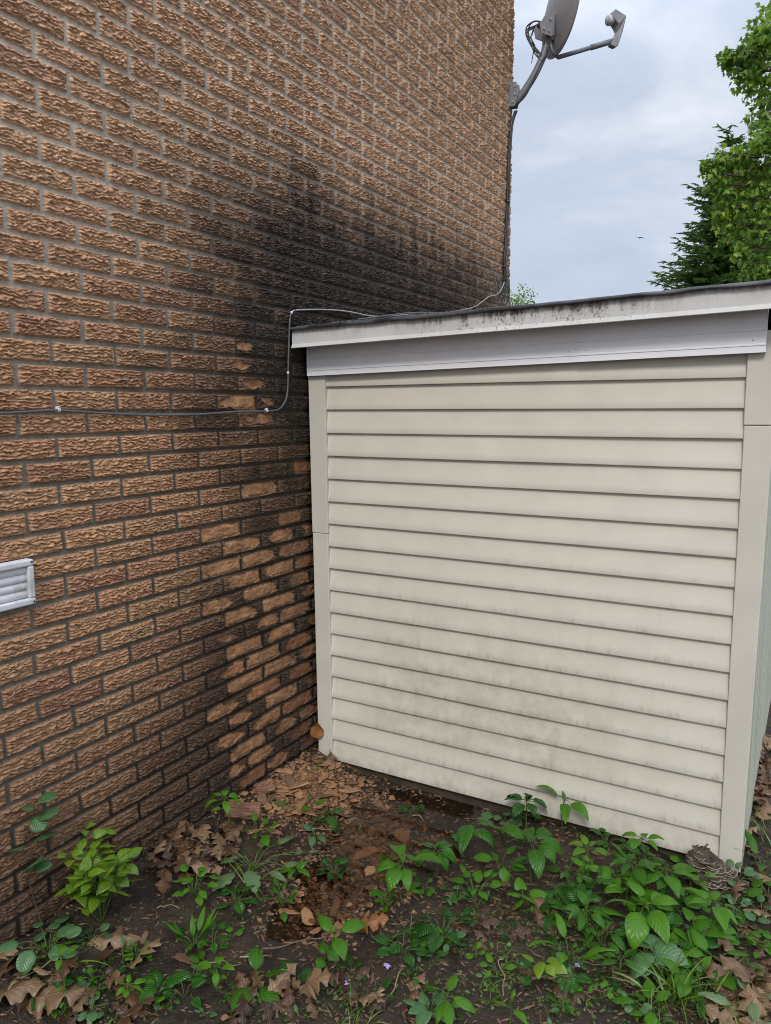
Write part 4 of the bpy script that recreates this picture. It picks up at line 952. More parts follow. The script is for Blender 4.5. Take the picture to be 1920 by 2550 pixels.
# --- against the brick wall, left
pairs(Z6(263, 1000), 640, 105, 4, 'thin upright sapling with rounded grey-green leaves at the far left against the brick wall', G_BLUE, 11, .78, 'round', .7, (0.0, 0.0), 1, M_RSTEM, name='sapling', serr=0)
pairs(Z6(600, 935), 430, 104, 5, 'bright yellow-green bushy shrub growing against the brick wall', G_YELLOW, 12, .60, 'ovate', .8, (0.05, 0), 10, M_STEM, cat='shrub', name='shrub', spread=.55, pitch=.3)
rosette(Z6(290, 1120), 11, 92, 'low clump of rounded grey-green leaves at the foot of the thin sapling', G_BLUE, 13, 'round', .80, 1.3, .6, .1, name='low_plant', serr=0, rise=.9)
rosette(Z6(545, 1050), 4, 62, 'two-leaved round green sprout in front of the yellow-green shrub', G_BLUE, 14, 'round', .85, .7, .6, .2, name='sprout', serr=0)
rosette(Z6(270, 1395), 6, 85, 'flat leafy weed low in the bottom left corner among brown leaves', G_DARK, 15, 'ovate', .7, .8, .7, .1, name='weed')
whorl(Z6(385, 1500), 300, 80, 3, 'spindly weed with long bare stems in the bottom left corner', G_JEWEL, 16, name='weed', extra=3)
rosette(Z6(540, 1500), 7, 50, 'small cluster of blue-green clover-like leaves at the bottom edge on the left', G_BLUE, 17, 'round', .8, .9, .5, .2, name='clover', serr=0)
whorl(Z6(1335, 440), 215, 105, 5, 'drooping green seedling beside the leaning brick slab at the wall base', G_JEWEL, 18, .42, 1.9)
rosette(Z6(1150, 790), 9, 72, 'small mixed weed with pale green leaves in the pile of brown oak leaves', G_JEWEL, 19, 'ovate', .62, 1.1, .7, .3, name='weed', rise=1.3)
rosette(Z6(1400, 835), 8, 78, 'dark leafy weed under the wilted lobed plant', G_DARK, 20, 'ovate', .66, .8, .6, .1, name='weed')
rosette(Z6(1150, 1080), 9, 130, 'upright clump of narrow dock leaves in the mud on the left', G_JEWEL, 21, 'lance', .28, .45, .7, .9, name='dock_plant', rise=.3)
rosette(Z6(1260, 1090), 6, 70, 'little seedling with shiny leaves just right of the narrow dock clump', G_DARK, 22, 'ovate', .62, .7, .7, .2, name='seedling')
rosette(Z6(955, 1345), 4, 150, 'single large dark ruffled leaf standing in the bare mud on the left', G_DARK, 23, 'ovate', .50, .25, 1.2, .9, name='weed', rise=.3)
rosette(Z6(1095, 1390), 4, 72, 'small shiny round-leaved violet near the bottom left', G_DARK, 24, name='violet_plant')
whorl(Z6(765, 1430), 95, 78, 5, 'seedling with a yellowish leaf in the bottom left mud', G_JEWEL, 25)
whorl(Z6(1290, 1350), 120, 105, 4, 'slim seedling with folded hanging leaves left of the shiny three-leaved plant', G_JEWEL, 26)
rosette(Z6(1520, 1345), 3, 150, 'shiny three-leaved plant with one big bright leaf at the bottom left of centre', G_JEWEL, 27, 'ovate', .62, .45, 1.0, .4, name='plant', rise=.55)
# wilted lobed weed with stems lying across the debris
t_, b_ = ground_thing('wilted_weed', Z7(70, 760), 'wilted pale weed with jagged lobed leaves and long stems lying over the brick debris', 'plant'); k_ = pxm(b_); st_ = MB(); lf_ = MB(); r_ = random.Random(71)
for q, (dx, dy, ln_) in enumerate(((-70, -20, 170), (-20, 70, 160), (-110, 60, 150), (60, -80, 190), (150, -110, 150), (190, 30, 110), (250, -20, 90), (100, 60, 120), (-160, -60, 120), (330, -60, 75))):
    e_ = at(*Z7(70 + dx, 760 + dy)); e_.z += 0.035 + .02 * r_.random()
    st_.tube(smooth_path([b_, b_.lerp(e_, .5) + Vector((0, 0, .03)), e_], 3), .0017, 5)
    d_ = e_ - b_; leaf(lf_, e_, math.atan2(d_.y, d_.x) + r_.gauss(0, .5), ln_ * k_, .62 if q < 3 else .34, 'lobed' if q < 3 else 'lance', .1, .6, .12, r_.gauss(0, .25), .12, .02, r_, 6, 16)
for q in range(14):
    e_ = at(*Z7(70 + r_.uniform(-260, 120), 760 + r_.uniform(-150, 40))); e_.z += .02
    st_.tube(smooth_path([b_, b_.lerp(e_, .5) + Vector((0, 0, .025)), e_], 3), .0011, 4)
finish(t_, st_, lf_, G_PALE)
# --- corner and puddle
pairs(Z7(425, 450), 95, 88, 2, 'green sapling with two hanging leaves in the brick chips near the corner', G_JEWEL, 31, .48, droop=1.5)
rosette(Z7(250, 410), 5, 55, 'tiny lobed sprout between terracotta chips near the wall', G_JEWEL, 32, 'lance', .4, .8, .5, .5, name='sprout')
rosette(Z7(515, 500), 4, 105, 'shiny drooping emerald leaf clump by the puddle edge near the corner', G_DARK, 33, 'heart', .62, .45, 1.6, .1, name='violet_plant')
rosette(Z7(440, 560), 4, 68, 'pale grey-green pair of leaves lying by a straw stalk', G_BLUE, 34, 'ovate', .62, .5, .6, .2, name='sprout', rise=.4)
rosette(Z7(95, 560), 7, 80, 'sprawling sapling leaves over chips left of the puddle', G_JEWEL, 35, 'ovate', .6, .9, .8, .3, name='sprout')
rosette(Z7(555, 800), 9, 72, 'compact leafy clump on the left bank of the puddle', G_DARK, 36, 'ovate', .62, .8, .8, .4, name='weed', rise=.9)
rosette(Z7(320, 800), 4, 78, 'shiny pair of heart leaves above the wet mud left of the puddle', G_JEWEL, 37, 'heart', .7, .5, 1.2, .3)
rosette(Z7(245, 985), 8, 68, 'loose green weed with a large upper leaf on the muddy left bank', G_JEWEL, 38, 'ovate', .55, 1.0, .8, .6, name='weed', rise=1.2)
rosette(Z7(1005, 420), 8, 42, 'dim little weed in the shade under the siding', G_DARK, 39, 'round', .8, 1.0, .5, .3, name='weed')
whorl(Z7(960, 950), 225, 185, 6, 'tall seedling with large drooping oval leaves right of the puddle', G_JEWEL, 40, .48, 1.7, extra=4, az0=.4)
whorl(Z7(1165, 790), 150, 135, 5, 'seedling with four glossy hanging leaves in front of the dark gap', G_DARK, 41, .56, 1.6, kind='heart')
rosette(Z7(1340, 690), 3, 215, 'pair of large shiny heart leaves hanging below the siding edge', G_DARK, 42, 'heart', .56, .42, 1.7, .35, name='violet_plant', rise=.9)
rosette(Z7(1385, 930), 9, 98, 'leafy patch of mid-green seedlings in the middle of the mud', G_JEWEL, 43, 'ovate', .55, 1.1, .9, .4, name='seedling', rise=.9)
rosette(Z7(850, 960), 9, 48, 'small round-leaved sprig just below the tall drooping seedling', G_JEWEL, 44, 'round', .8, 1.1, .5, .5, name='sprig', rise=1.0, serr=0)
rosette(Z7(1190, 1150), 12, 98, 'dense cluster of shiny violet leaves in the centre foreground', G_DARK, 45, 'heart', .80, 1.3, .9, .1)
rosette(Z7(955, 1250), 8, 90, 'violet clump with one long dark leaf left of the dense violet cluster', G_DARK, 46, 'heart', .72, .9, 1.1, .3)
whorl(Z7(555, 1315), 165, 155, 2, 'red-stalked seedling with one broad leaf beside the orange oak leaf', G_JEWEL, 47, .50, 1.0, extra=1)
rosette(Z7(500, 1310), 3, 85, 'small lone green leaf below the red-stalked seedling', G_JEWEL, 48, 'ovate', .8, .3, .7, .2, name='sprout')
rosette(Z7(330, 1450), 2, 115, 'single round shiny leaf at the bottom left of centre', G_DARK, 49, 'round', .95, .2, .5, .3, name='violet_plant')
rosette(Z7(660, 1370), 4, 95, 'long narrow dark leaf lying on the mud at bottom centre', G_DARK, 50, 'lance', .40, .4, .5, .2, name='weed', rise=.2)
rosette(Z7(820, 1530), 5, 68, 'little violet with upright heart leaves near the lilac flowers', G_DARK, 51, 'heart', .85, .6, .6, .4)
rosette(Z7(1115, 1630), 7, 100, 'bluish clover-leaved plant at the bottom centre edge', G_BLUE, 52, 'heart', .75, .6, .9, .3)
whorl(Z7(1215, 1640), 120, 165, 4, 'bright light green seedling with long soft leaves at the bottom centre', G_JEWEL, 53, .42, 1.0, extra=1)
pairs(Z8(160, 1620), 120, 85, 2, 'small bright seedling at the bottom edge right of centre', G_JEWEL, 54, .5)
# --- right half, in front of the siding
whorl(Z8(255, 500), 165, 120, 6, 'tall seedling with hanging oval leaves against the lower siding', G_DARK, 60, .46, 1.6, extra=5)
whorl(Z8(473, 505), 175, 170, 4, 'neighbouring tall seedling with four long leaves in front of the bottom siding board', G_JEWEL, 61, .44, 1.5, extra=0, az0=.9)
rosette(Z8(130, 480), 7, 62, 'blue-green scalloped ivy-like weed at the dark sill', G_BLUE, 62, 'round', .95, .9, .5, .2, name='weed', serr=.1)
pairs(Z8(805, 560), 130, 42, 5, 'tiny feathery sapling standing against the bottom siding board', G_DARK, 63, .4, smat=M_RSTEM, name='sapling')
rosette(Z8(715, 585), 8, 62, 'low leafy weed at the foot of the tiny feathery sapling', G_DARK, 64, 'ovate', .6, 1.0, .7, .3, name='weed')
whorl(Z8(285, 800), 215, 165, 6, 'large seedling with broad drooping leaves right of the mud centre', G_JEWEL, 65, .54, 1.6, extra=5, az0=.2)
rosette(Z8(110, 760), 5, 120, 'wrinkled nettle-like plant beside the large drooping seedling', G_JEWEL, 66, 'ovate', .62, .6, .9, .2, name='nettle', serr=.1)
rosette(Z8(510, 830), 5, 105, 'three-leaved fresh green seedling left of the leafy thicket', G_JEWEL, 67, 'ovate', .58, .7, .9, .3, name='seedling')
rosette(Z8(240, 940), 5, 88, 'pair of kidney-shaped violet leaves in the mud below the large seedling', G_JEWEL, 68, 'heart', .95, .6, .7, .2)
rosette(Z8(445, 960), 7, 105, 'column of stacked violet leaves left of the wrinkled leaf', G_DARK, 69, 'heart', .78, .5, 1.2, .3)
rosette(Z8(380, 1020), 3, 105, 'dark spotted heart leaf in front of the stacked violets', G_DARK, 70, 'heart', .75, .3, 1.1, .2)
whorl(Z8(850, 880), 175, 120, 7, 'leafy seedling thicket at the base of the siding left of the fungus', G_JEWEL, 72, .5, 1.2, extra=8)
whorl(Z8(1045, 900), 150, 175, 6, 'big-leaved plant with one wide arching leaf beside the bracket fungus', G_JEWEL, 73, .5, 1.3, extra=4, az0=1.0)
pairs(Z8(1225, 880), 130, 80, 2, 'light green soft-leaved sapling directly in front of the bracket fungus', G_YELLOW, 74, .62, 'round', 1.2, branches=2)
whorl(Z8(1325, 1120), 175, 150, 6, 'compound-leaved young vine drooping in front of the corner board', G_JEWEL, 75, .42, 1.4, extra=3)
whorl(Z8(925, 1120), 170, 200, 5, 'bright plant with the largest crinkled leaves in the right foreground', G_JEWEL, 76, .56, 1.4, extra=3, az0=3.4)
rosette(Z8(1100, 1090), 3, 195, 'large quilted glossy leaf right of the bright crinkled plant', G_JEWEL, 77, 'ovate', .60, .5, .8, .2, name='weed', rise=.5)
rosette(Z8(590, 960), 3, 165, 'quilted shiny leaf left of the bright crinkled plant', G_JEWEL, 78, 'ovate', .52, .3, .7, .2, name='weed', rise=.4)
rosette(Z8(690, 1170), 6, 125, 'dark hanging leaves under the bright crinkled plant', G_DARK, 79, 'ovate', .5, .8, 1.2, .3, name='weed')
rosette(Z8(930, 1270), 3, 165, 'large blue-green heart leaf facing the viewer in the right foreground', G_BLUE, 80, 'heart', .80, .3, 1.2, .1)
rosette(Z8(1120, 1190), 15, 100, 'wide mat of crowded violet leaves in the right foreground', G_DARK, 81, 'heart', .90, 1.6, .8, .1)
rosette(Z8(1230, 1160), 5, 130, 'single folded heart leaf at the right end of the violet mat', G_JEWEL, 82, 'heart', .75, .5, 1.2, .3)
rosette(Z8(1335, 1370), 4, 170, 'long glossy puckered leaf near the right edge of the foreground', G_JEWEL, 83, 'ovate', .50, .4, .9, .5, name='weed')
whorl(Z8(800, 1345), 95, 105, 5, 'star-shaped bright seedling in front of the large heart leaf', G_JEWEL, 84, .44, .8, extra=2)
rosette(Z8(1205, 1420), 6, 110, 'leafy weed with a round upper leaf near the lilac flower on the right', G_JEWEL, 85, 'ovate', .62, .7, .9, .5, name='weed')
rosette(Z8(1315, 1390), 4, 68, 'small kidney-leaved violet on the right below the puckered leaf', G_BLUE, 86, 'heart', 1.0, .6, .5, .1)
rosette(Z8(505, 1280), 4, 190, 'arching long-leaved plantain in the mud right of centre', G_JEWEL, 87, 'lance', .34, .4, 1.2, .9, name='plantain', rise=.5)
rosette(Z8(330, 1330), 5, 100, 'yellowish seedling beside the grass tuft right of centre', G_YELLOW, 88, 'ovate', .6, .6, .8, .4, name='seedling')
rosette(Z8(280, 1380), 4, 62, 'small round green violet on bare mud right of centre', G_DARK, 89, 'round', .9, .6, .5, .2)
rosette(Z8(480, 1380), 8, 78, 'low dark violet patch with a lilac flower right of centre', G_DARK, 90, 'heart', .85, 1.0, .8, .1)
rosette(Z8(1470, 800), 8, 58, 'bluish lobed weed at the foot of the right corner board', G_BLUE, 91, 'round', .8, 1.0, .5, .4, name='weed')
rosette(Z8(1620, 790), 5, 140, 'long green leaves among brown litter beyond the shed corner', G_JEWEL, 92, 'lance', .3, .5, .8, .7, name='weed')
rosette(Z8(1645, 900), 4, 90, 'round shiny leaf at the right edge of the picture', G_JEWEL, 93, 'round', .85, .5, .6, .2)
rosette(Z8(1610, 1030), 8, 72, 'cluster of small round leaves near the right edge', G_BLUE, 94, 'round', .85, 1.0, .5, .2)
rosette(Z8(1500, 1120), 18, 52, 'mossy mat of tiny lobed leaves right of the violet mat', G_JEWEL, 95, 'round', .7, 2.0, .5, .3, name='weed', serr=.15)
rosette(Z8(1645, 1400), 4, 95, 'green sprig near the lower right corner', G_JEWEL, 96, 'ovate', .5, .6, .7, .3, name='sprig')
rosette(Z8(1540, 1590), 5, 140, 'pale leaf spray at the bottom right corner', G_PALE, 97, 'ovate', .5, .5, .7, .3, name='weed')
rosette(Z8(1270, 1480), 6, 95, 'dark leafy sprig behind the long grass tuft at lower right', G_DARK, 98, 'ovate', .55, .9, .8, .4, name='sprig')
rosette(Z8(960, 1590), 6, 95, 'green lobed leaf clump at the bottom right of centre', G_JEWEL, 99, 'lobed', .7, .7, .8, .3, name='weed')
rosette(Z8(90, 1330), 5, 60, 'small seedling left of the grass tuft at centre right', G_JEWEL, 100, 'ovate', .6, .7, .6, .3, name='seedling')
r_ = random.Random(404)
for i in range(13):
    q = Z8(r_.uniform(540, 1080), r_.uniform(680, 1180)); f_ = whorl if i % 3 else pairs; gl = dict(group='seedlings of the thicket', name='seedling')
    lab = 'mid-green leafy seedling inside the crowded thicket before the right half of the siding'
    if f_ is whorl: whorl(q, r_.uniform(90, 170), r_.uniform(85, 140), r_.randint(4, 6), lab, r_.choice((G_JEWEL, G_DARK)), 800 + i, r_.uniform(.4, .56), r_.uniform(1.0, 1.7), extra=3, **gl)
    else: pairs(q, r_.uniform(90, 160), r_.uniform(65, 100), 3, lab, r_.choice((G_JEWEL, G_DARK)), 800 + i, .5, lean=(r_.gauss(0, .3), r_.gauss(0, .3)), **gl)
# --- grasses
tuft(Z8(1090, 1460), 75, 330, 'long bright grass tuft at the lower right', 1, 2.2)
tuft(Z8(110, 1250), 46, 200, 'flat-lying grass tuft in the mud right of centre', 2, 2.4, lay=.7)
tuft(Z8(560, 870), 24, 200, 'thin grass blades behind the quilted leaf', 3, 1.5)
tuft(Z7(1000, 1130), 26, 180, 'narrow grass shoots beside the orange oak leaf', 4, 1.2)
tuft(Z7(690, 1640), 45, 150, 'short dark grass tuft at the bottom centre edge', 5, 1.8)
tuft(Z6(1480, 700), 34, 230, 'long grass blades bent over the wilted weed', 6, 1.6, lay=.5)
tuft(Z8(1470, 1560), 30, 190, 'sparse grass tuft at the bottom right corner', 7, 2.0)
tuft(Z8(1660, 560), 26, 170, 'grass blades beyond the shed corner at right', 8, 1.6)
tuft(Z6(300, 1180), 22, 170, 'wispy grass blades near the round-leaved clump at left', 9, 2.0, lay=.6)
tuft(Z8(1180, 1250), 34, 150, 'fine grass under the violet mat on the right', 10, 2.2)
tuft(Z7(640, 520), 14, 110, 'few grass blades at the puddle edge', 11, 1.0, lay=.4)
# small unremarkable seedlings
def small(px, seed, group, label):
    r_ = random.Random(seed); n = r_.randint(3, 6)
    return rosette(px, n, r_.uniform(34, 62), label, r_.choice((G_JEWEL, G_DARK, G_JEWEL, G_BLUE)), seed, r_.choice(('heart', 'ovate', 'round')), .7, .8, .7, .3, name='small_seedling', rise=.6, group=group)
r_ = random.Random(55)
for i in range(96):
    if i < 22: q = Z6(r_.uniform(250, 1600), r_.uniform(1000, 1520)); gl = ('small seedlings in the left mud', 'small green seedling among litter in the muddy left foreground')
    elif i < 42: q = Z7(r_.uniform(900, 1600), r_.uniform(800, 1640)); gl = ('small seedlings in the centre mud', 'small green seedling in the mud in the centre foreground')
    else: q = Z8(r_.uniform(350, 1620), r_.uniform(700, 1600)); gl = ('small seedlings on the right', 'small green seedling among bigger plants in the right foreground')
    small(q, 300 + i, *gl)
# violet flowers
M_PETAL = simple('lilac_petal', (0.36, 0.27, 0.55), 0.5, 0.3, 0.15, 60, 0)
for q, lab in ((Z7(860, 1375), 'lilac violet flower at the bottom centre above the upright violet'), (Z7(630, 1480), 'fallen pale lilac flower lying at the bottom centre'), (Z8(870, 1110), 'lilac violet flower under the bright crinkled plant'), (Z8(1148, 1245), 'lilac violet flower between the violet mat and the grass'), (Z8(545, 1335), 'lilac violet flower on the dark violet patch right of centre')):
    b = at(*q); t = thing('violet_flower', b, lab, 'flower'); r_ = random.Random(int(q[0])); top = b + Vector((0.004, 0, 0.035))
    MB().tube([b, b.lerp(top, .6) + Vector((.004, 0, .004)), top], 0.0009, 5).build('stem', M_STEM, t)
    m = MB()
    for k in range(5): leaf(m, top, k * math.tau / 5 + .4, 0.013, .7, 'ovate', .3 + r_.gauss(0, .3), .7, .2, 0, 0, 0, r_, 4, 5)
    m.build('petals', M_PETAL, t)

# ------------------------------------------------------------------ dead oak leaves, brick flakes, twigs
def dead_mat(name, a, b_, c): return leaf_mat(name, a, b_, c, 0.42, 0.08, bstr=0.6, vein_col=tuple(x * .6 for x in b_), spec=0.4)
D1 = dead_mat('brown_dead_leaf', (0.055, 0.028, 0.014), (0.095, 0.048, 0.024), (0.15, 0.080, 0.042))
D2 = dead_mat('tan_dead_leaf', (0.12, 0.070, 0.036), (0.19, 0.115, 0.060), (0.27, 0.18, 0.10))
D3 = dead_mat('dark_dead_leaf', (0.035, 0.020, 0.012), (0.060, 0.033, 0.019), (0.10, 0.055, 0.030))
D4 = dead_mat('orange_dead_leaf', (0.18, 0.070, 0.022), (0.26, 0.105, 0.032), (0.32, 0.15, 0.045))
protos = {}
def oak_proto(kind, mat, seed, size):
    key = (mat.name, seed)
    if key in protos: return protos[key]
    r_ = random.Random(seed); m = MB()
    leaf(m, Vector((-.5 * size, 0, 0.008)), 0, size, r_.uniform(.5, .70), kind, r_.uniform(.1, .6), r_.uniform(.5, 1.5), r_.uniform(-.25, .18), r_.gauss(0, .2), 0, r_.uniform(.03, .07), r_, 8, 40)
    m.tube([(-.5 * size, 0, .008), (-.62 * size, .01 * size, .004)], .0012, 4)
    protos[key] = m; return m
first = {}
def put_dead(px, seed, mat, label, group, size=0.11, kind='oak', lift=0.0, rot=None, tilt=0.35, world=None):
    b = at(*px) if world is None else Vector(world); r_ = random.Random(seed * 13 + 5); key = (mat.name, seed % 9, kind)
    if key not in first:
        o = oak_proto(kind, mat, seed % 9, 0.11).build('dead_leaf', mat, None, loc=(0, 0, 0)); first[key] = o
    else:
        o = first[key].copy(); COL.objects.link(o)
    o.location = b + Vector((0, 0, 0.004 + lift)); o.rotation_euler = rot or (r_.gauss(0, tilt), r_.gauss(0, tilt), r_.random() * 6.28)
    s_ = size / 0.11; o.scale = (s_, s_, s_); tag(o, label, 'dead leaf', group); return o
r_ = random.Random(91)
zones = [  # (zoom, x0, x1, y0, y1, count, materials, size, group, label)
 (Z6, 930, 1400, 400, 700, 58, (D1, D3, D1, D2), .115, 'dead leaves heaped at the wall base', 'brown dead oak leaf in the heap at the foot of the brick wall'),
 (Z6, 20, 900, 1050, 1540, 22, (D2, D1, D3), .13, 'dead leaves in the lower left', 'dead brown leaf lying in the muddy lower left corner'),
 (Z6, 1300, 1666, 1250, 1540, 8, (D1, D3), .10, 'dead leaves at bottom centre left', 'dead brown leaf on the wet mud at the bottom left of centre'),
 (Z7, 150, 1050, 1300, 1640, 16, (D1, D3, D2), .10, 'dead leaves at bottom centre', 'dead brown leaf on the mud at the bottom centre'),
 (Z7, 1150, 1660, 700, 1250, 14, (D3, D1), .09, 'dead leaves among the centre plants', 'dark dead leaf half hidden among the centre plants'),
 (Z8, 1300, 1666, 1280, 1620, 30, (D2, D1, D2), .13, 'dead leaves in the lower right', 'tan dead oak leaf in the lower right corner'),
 (Z8, 300, 1300, 520, 1600, 30, (D3, D1), .09, 'dead leaves under the right plants', 'dark dead leaf under the plants in the right foreground'),
 (Z8, 1530, 1666, 0, 420, 46, (D2, D1, D2, D3), .14, 'dead leaves beyond the shed corner', 'dry dead leaf in the litter along the shed side wall'),
 (Z8, 1400, 1666, 420, 1250, 26, (D1, D2, D3), .11, 'dead leaves right of the corner board', 'dead leaf on the soil right of the shed corner board')]
sd_i = 0
for (Z, x0, x1, y0, y1, n, mats, sz, grp, lab) in zones:
    for i in range(n):
        sd_i += 1; put_dead(Z(r_.uniform(x0, x1), r_.uniform(y0, y1)), sd_i, r_.choice(mats), lab, grp, sz * r_.uniform(.7, 1.15), lift=r_.random() * (.035 if n > 40 else .012))
put_dead(Z7(790, 1110), 501, D4, 'wet orange-brown oak leaf right of the red-stalked seedling', None, .125, lift=.012, rot=(.2, -.3, .5))
put_dead(Z6(690, 1070), 502, D2, 'big curled tan leaf in front of the yellow-green shrub', None, .17, lift=.02, rot=(.4, -.2, .7))
put_dead(Z6(970, 770), 503, D1, 'broad reddish-brown oak leaf at the edge of the leaf heap', None, .14, lift=.015, rot=(.15, .2, 2.4))
put_dead(Z6(340, 1440), 504, D2, 'long folded tan leaf in the bottom left corner', None, .19, lift=.02, rot=(.5, -.15, .6))
put_dead(Z6(110, 1420), 505, D2, 'large wet tan leaf cut by the left picture edge', None, .19, lift=.02, rot=(.3, -.25, .8))
put_dead(Z7(480, 1500), 506, D2, 'upright tan oak leaf pointing right at the bottom left of centre', None, .14, lift=.03, rot=(.5, -.5, .3))
put_dead(Z7(240, 1460), 507, D2, 'narrow tan leaf standing beside the round shiny leaf', None, .13, lift=.03, rot=(.9, -.4, 1.3))
put_dead(Z7(1000, 1570), 508, D1, 'curled brown leaf at the bottom edge beside the bluish clover', None, .09, lift=.02)
put_dead(Z8(925, 560), 509, D3, 'dark pointed dead leaf propped against the bottom siding board', None, .10, lift=.03, rot=(.3, -.9, 1.2))
put_dead(Z8(500, 440), 510, D3, 'dark dead leaf caught below the siding between the two tall seedlings', None, .09, lift=.03, rot=(.2, -.8, 1.0))
put_dead(Z8(1600, 260), 511, D2, 'large pale curled oak leaf beside the shed side wall', None, .16, lift=.03)
put_dead(Z8(1480, 1480), 512, D2, 'broad pale oak leaf on top of the litter at the lower right', None, .18, lift=.03, rot=(.1, -.2, 2.8))
# a few caught in the corner and one stuck to the corner board
put_dead((0, 0), 513, D4, 'reddish dead leaf stuck upright between the brick wall and the left corner board', None, .10, 'ovate', rot=(.2, -1.35, -.9), world=(0.055, -.06, -0.05))
put_dead((0, 0), 514, D2, 'long pale stalky leaf leaning on the foot of the left corner board', None, .13, 'lance', rot=(.5, .75, -.6), world=(0.17, -.09, -0.19))
# brick flakes
M_FLAKE1 = simple('terracotta_flake', (0.285, 0.148, 0.074), 0.5, 0.4, 0.22, 25, 0.4, dirt=(0.07, 0.045, 0.028))
M_FLAKE2 = simple('pale_clay_flake', (0.30, 0.160, 0.078), 0.5, 0.4, 0.2, 25, 0.4)
M_FLAKE3 = simple('dirty_clay_flake', (0.145, 0.080, 0.045), 0.45, 0.4, 0.3, 25, 0.5, dirt=(0.06, 0.04, 0.025))
def flake_mb(seed, el=1.0):
    r_ = random.Random(seed); n = r_.randint(9, 14); m = MB(); pts = []; sk = r_.gauss(0, .35)
    for i in range(n):
        a = i * math.tau / n + r_.gauss(0, .16); q = r_.uniform(.74, 1.12); x, y = q * math.cos(a) * el, q * math.sin(a) * r_.uniform(.75, 1.0)
        pts.append((x + sk * y, y))
    th = r_.uniform(.10, .22); tl = (r_.gauss(0, .08), r_.gauss(0, .08))
    v = [(x, y, 0) for x, y in pts] + [(x * r_.uniform(.84, .99), y * r_.uniform(.84, .99), th + x * tl[0] + y * tl[1] + r_.gauss(0, .02)) for x, y in pts]
    v += [(x * .5, y * .5, th + x * tl[0] + r_.gauss(0, .035)) for x, y in pts] + [(0, 0, th + r_.gauss(0, .04))]
    f = [tuple(reversed(range(n)))] + [(i, (i+1) % n, n + (i+1) % n, n + i) for i in range(n)] + [(n + i, n + (i+1) % n, 2*n + (i+1) % n, 2*n + i) for i in range(n)] + [(2*n + i, 2*n + (i+1) % n, 3 * n) for i in range(n)]
    return m.add(v, f)
fl = {}
def put_flake(px, seed, mat, label, group, size, lift=0.0, world=None, rot=None):
    r_ = random.Random(seed * 7 + 1); key = (mat.name, seed % 16)
    if key not in fl: fl[key] = flake_mb(seed % 16 + 40, 0.9 + 0.36 * (seed % 5)).build('brick_flake', mat, None, smooth=False, loc=(0, 0, 0)); o = fl[key]
    else: o = fl[key].copy(); COL.objects.link(o)
    b = at(*px) if world is None else Vector(world)
    o.location = b + Vector((0, 0, lift)); o.rotation_euler = rot or (r_.gauss(0, .16), r_.gauss(0, .16), r_.random() * 6.28)
    o.scale = (size, size, size * r_.uniform(.5, 1.0)); tag(o, label, 'brick flake', group); return o
fz_ = [(Z7, 60, 560, 130, 420, 88, (M_FLAKE1, M_FLAKE1, M_FLAKE2, M_FLAKE3), .024, 'brick flakes heaped in the corner', 'terracotta flake in the heap of spalled brick in the corner'),
 (Z7, 380, 800, 60, 330, 34, (M_FLAKE1, M_FLAKE3, M_FLAKE3), .016, 'brick flakes by the corner board', 'brick flake in the scatter in front of the left corner board'),
 (Z7, 560, 1080, 330, 640, 72, (M_FLAKE1, M_FLAKE3, M_FLAKE3), .019, 'brick flakes at the back of the puddle', 'wet brick flake lying in the back half of the puddle'),
 (Z7, 600, 850, 600, 900, 38, (M_FLAKE1, M_FLAKE3, M_FLAKE3), .017, 'brick flakes in the middle of the puddle', 'brick flake in the narrow middle of the puddle'),
 (Z7, 240, 700, 880, 1130, 36, (M_FLAKE1, M_FLAKE3), .016, 'brick flakes at the front of the puddle', 'muddy brick flake at the front end of the puddle'),
 (Z7, -60, 240, 270, 560, 30, (M_FLAKE1, M_FLAKE2, M_FLAKE3), .022, 'brick flakes beside the leaning slab', 'brick flake on the ground beside the leaning brick slab'),
 (Z6, 200, 1666, 1000, 1540, 14, (M_FLAKE3, M_FLAKE1), .015, 'stray brick flakes on the left', 'stray brick flake on the mud in the left foreground')]
for (Z, x0, x1, y0, y1, n, mats, sz, grp, lab) in fz_:
    for i in range(n):
        sd_i += 1; put_flake(Z(r_.uniform(x0, x1), r_.uniform(y0, y1)), sd_i, r_.choice(mats), lab, grp, sz * (0.35 + 1.25 * r_.random() ** 1.8), lift=r_.random() * .012)
for px, sz, lab, mt in ((Z7(305, 275), .042, 'long pale brick flake topmost in the corner heap', M_FLAKE2), (Z7(640, 295), .034, 'smooth oval brick flake behind the puddle', M_FLAKE2), (Z7(960, 560), .046, 'largest flat brick flake at the right side of the puddle', M_FLAKE1),
                        (Z7(740, 668), .036, 'rounded pale flake in the middle of the puddle', M_FLAKE2), (Z7(400, 1055), .034, 'square flake at the front of the puddle', M_FLAKE2), (Z7(340, 415), .045, 'broad rosy flake left of the hanging-leaf sapling', M_FLAKE2), (Z7(765, 780), .036, 'long flake lying across the puddle middle', M_FLAKE1), (Z7(485, 215), .028, 'upright heart-shaped flake in front of the corner board', M_FLAKE1)):
    sd_i += 1; put_flake(px, sd_i, mt, lab, None, sz, lift=.012)
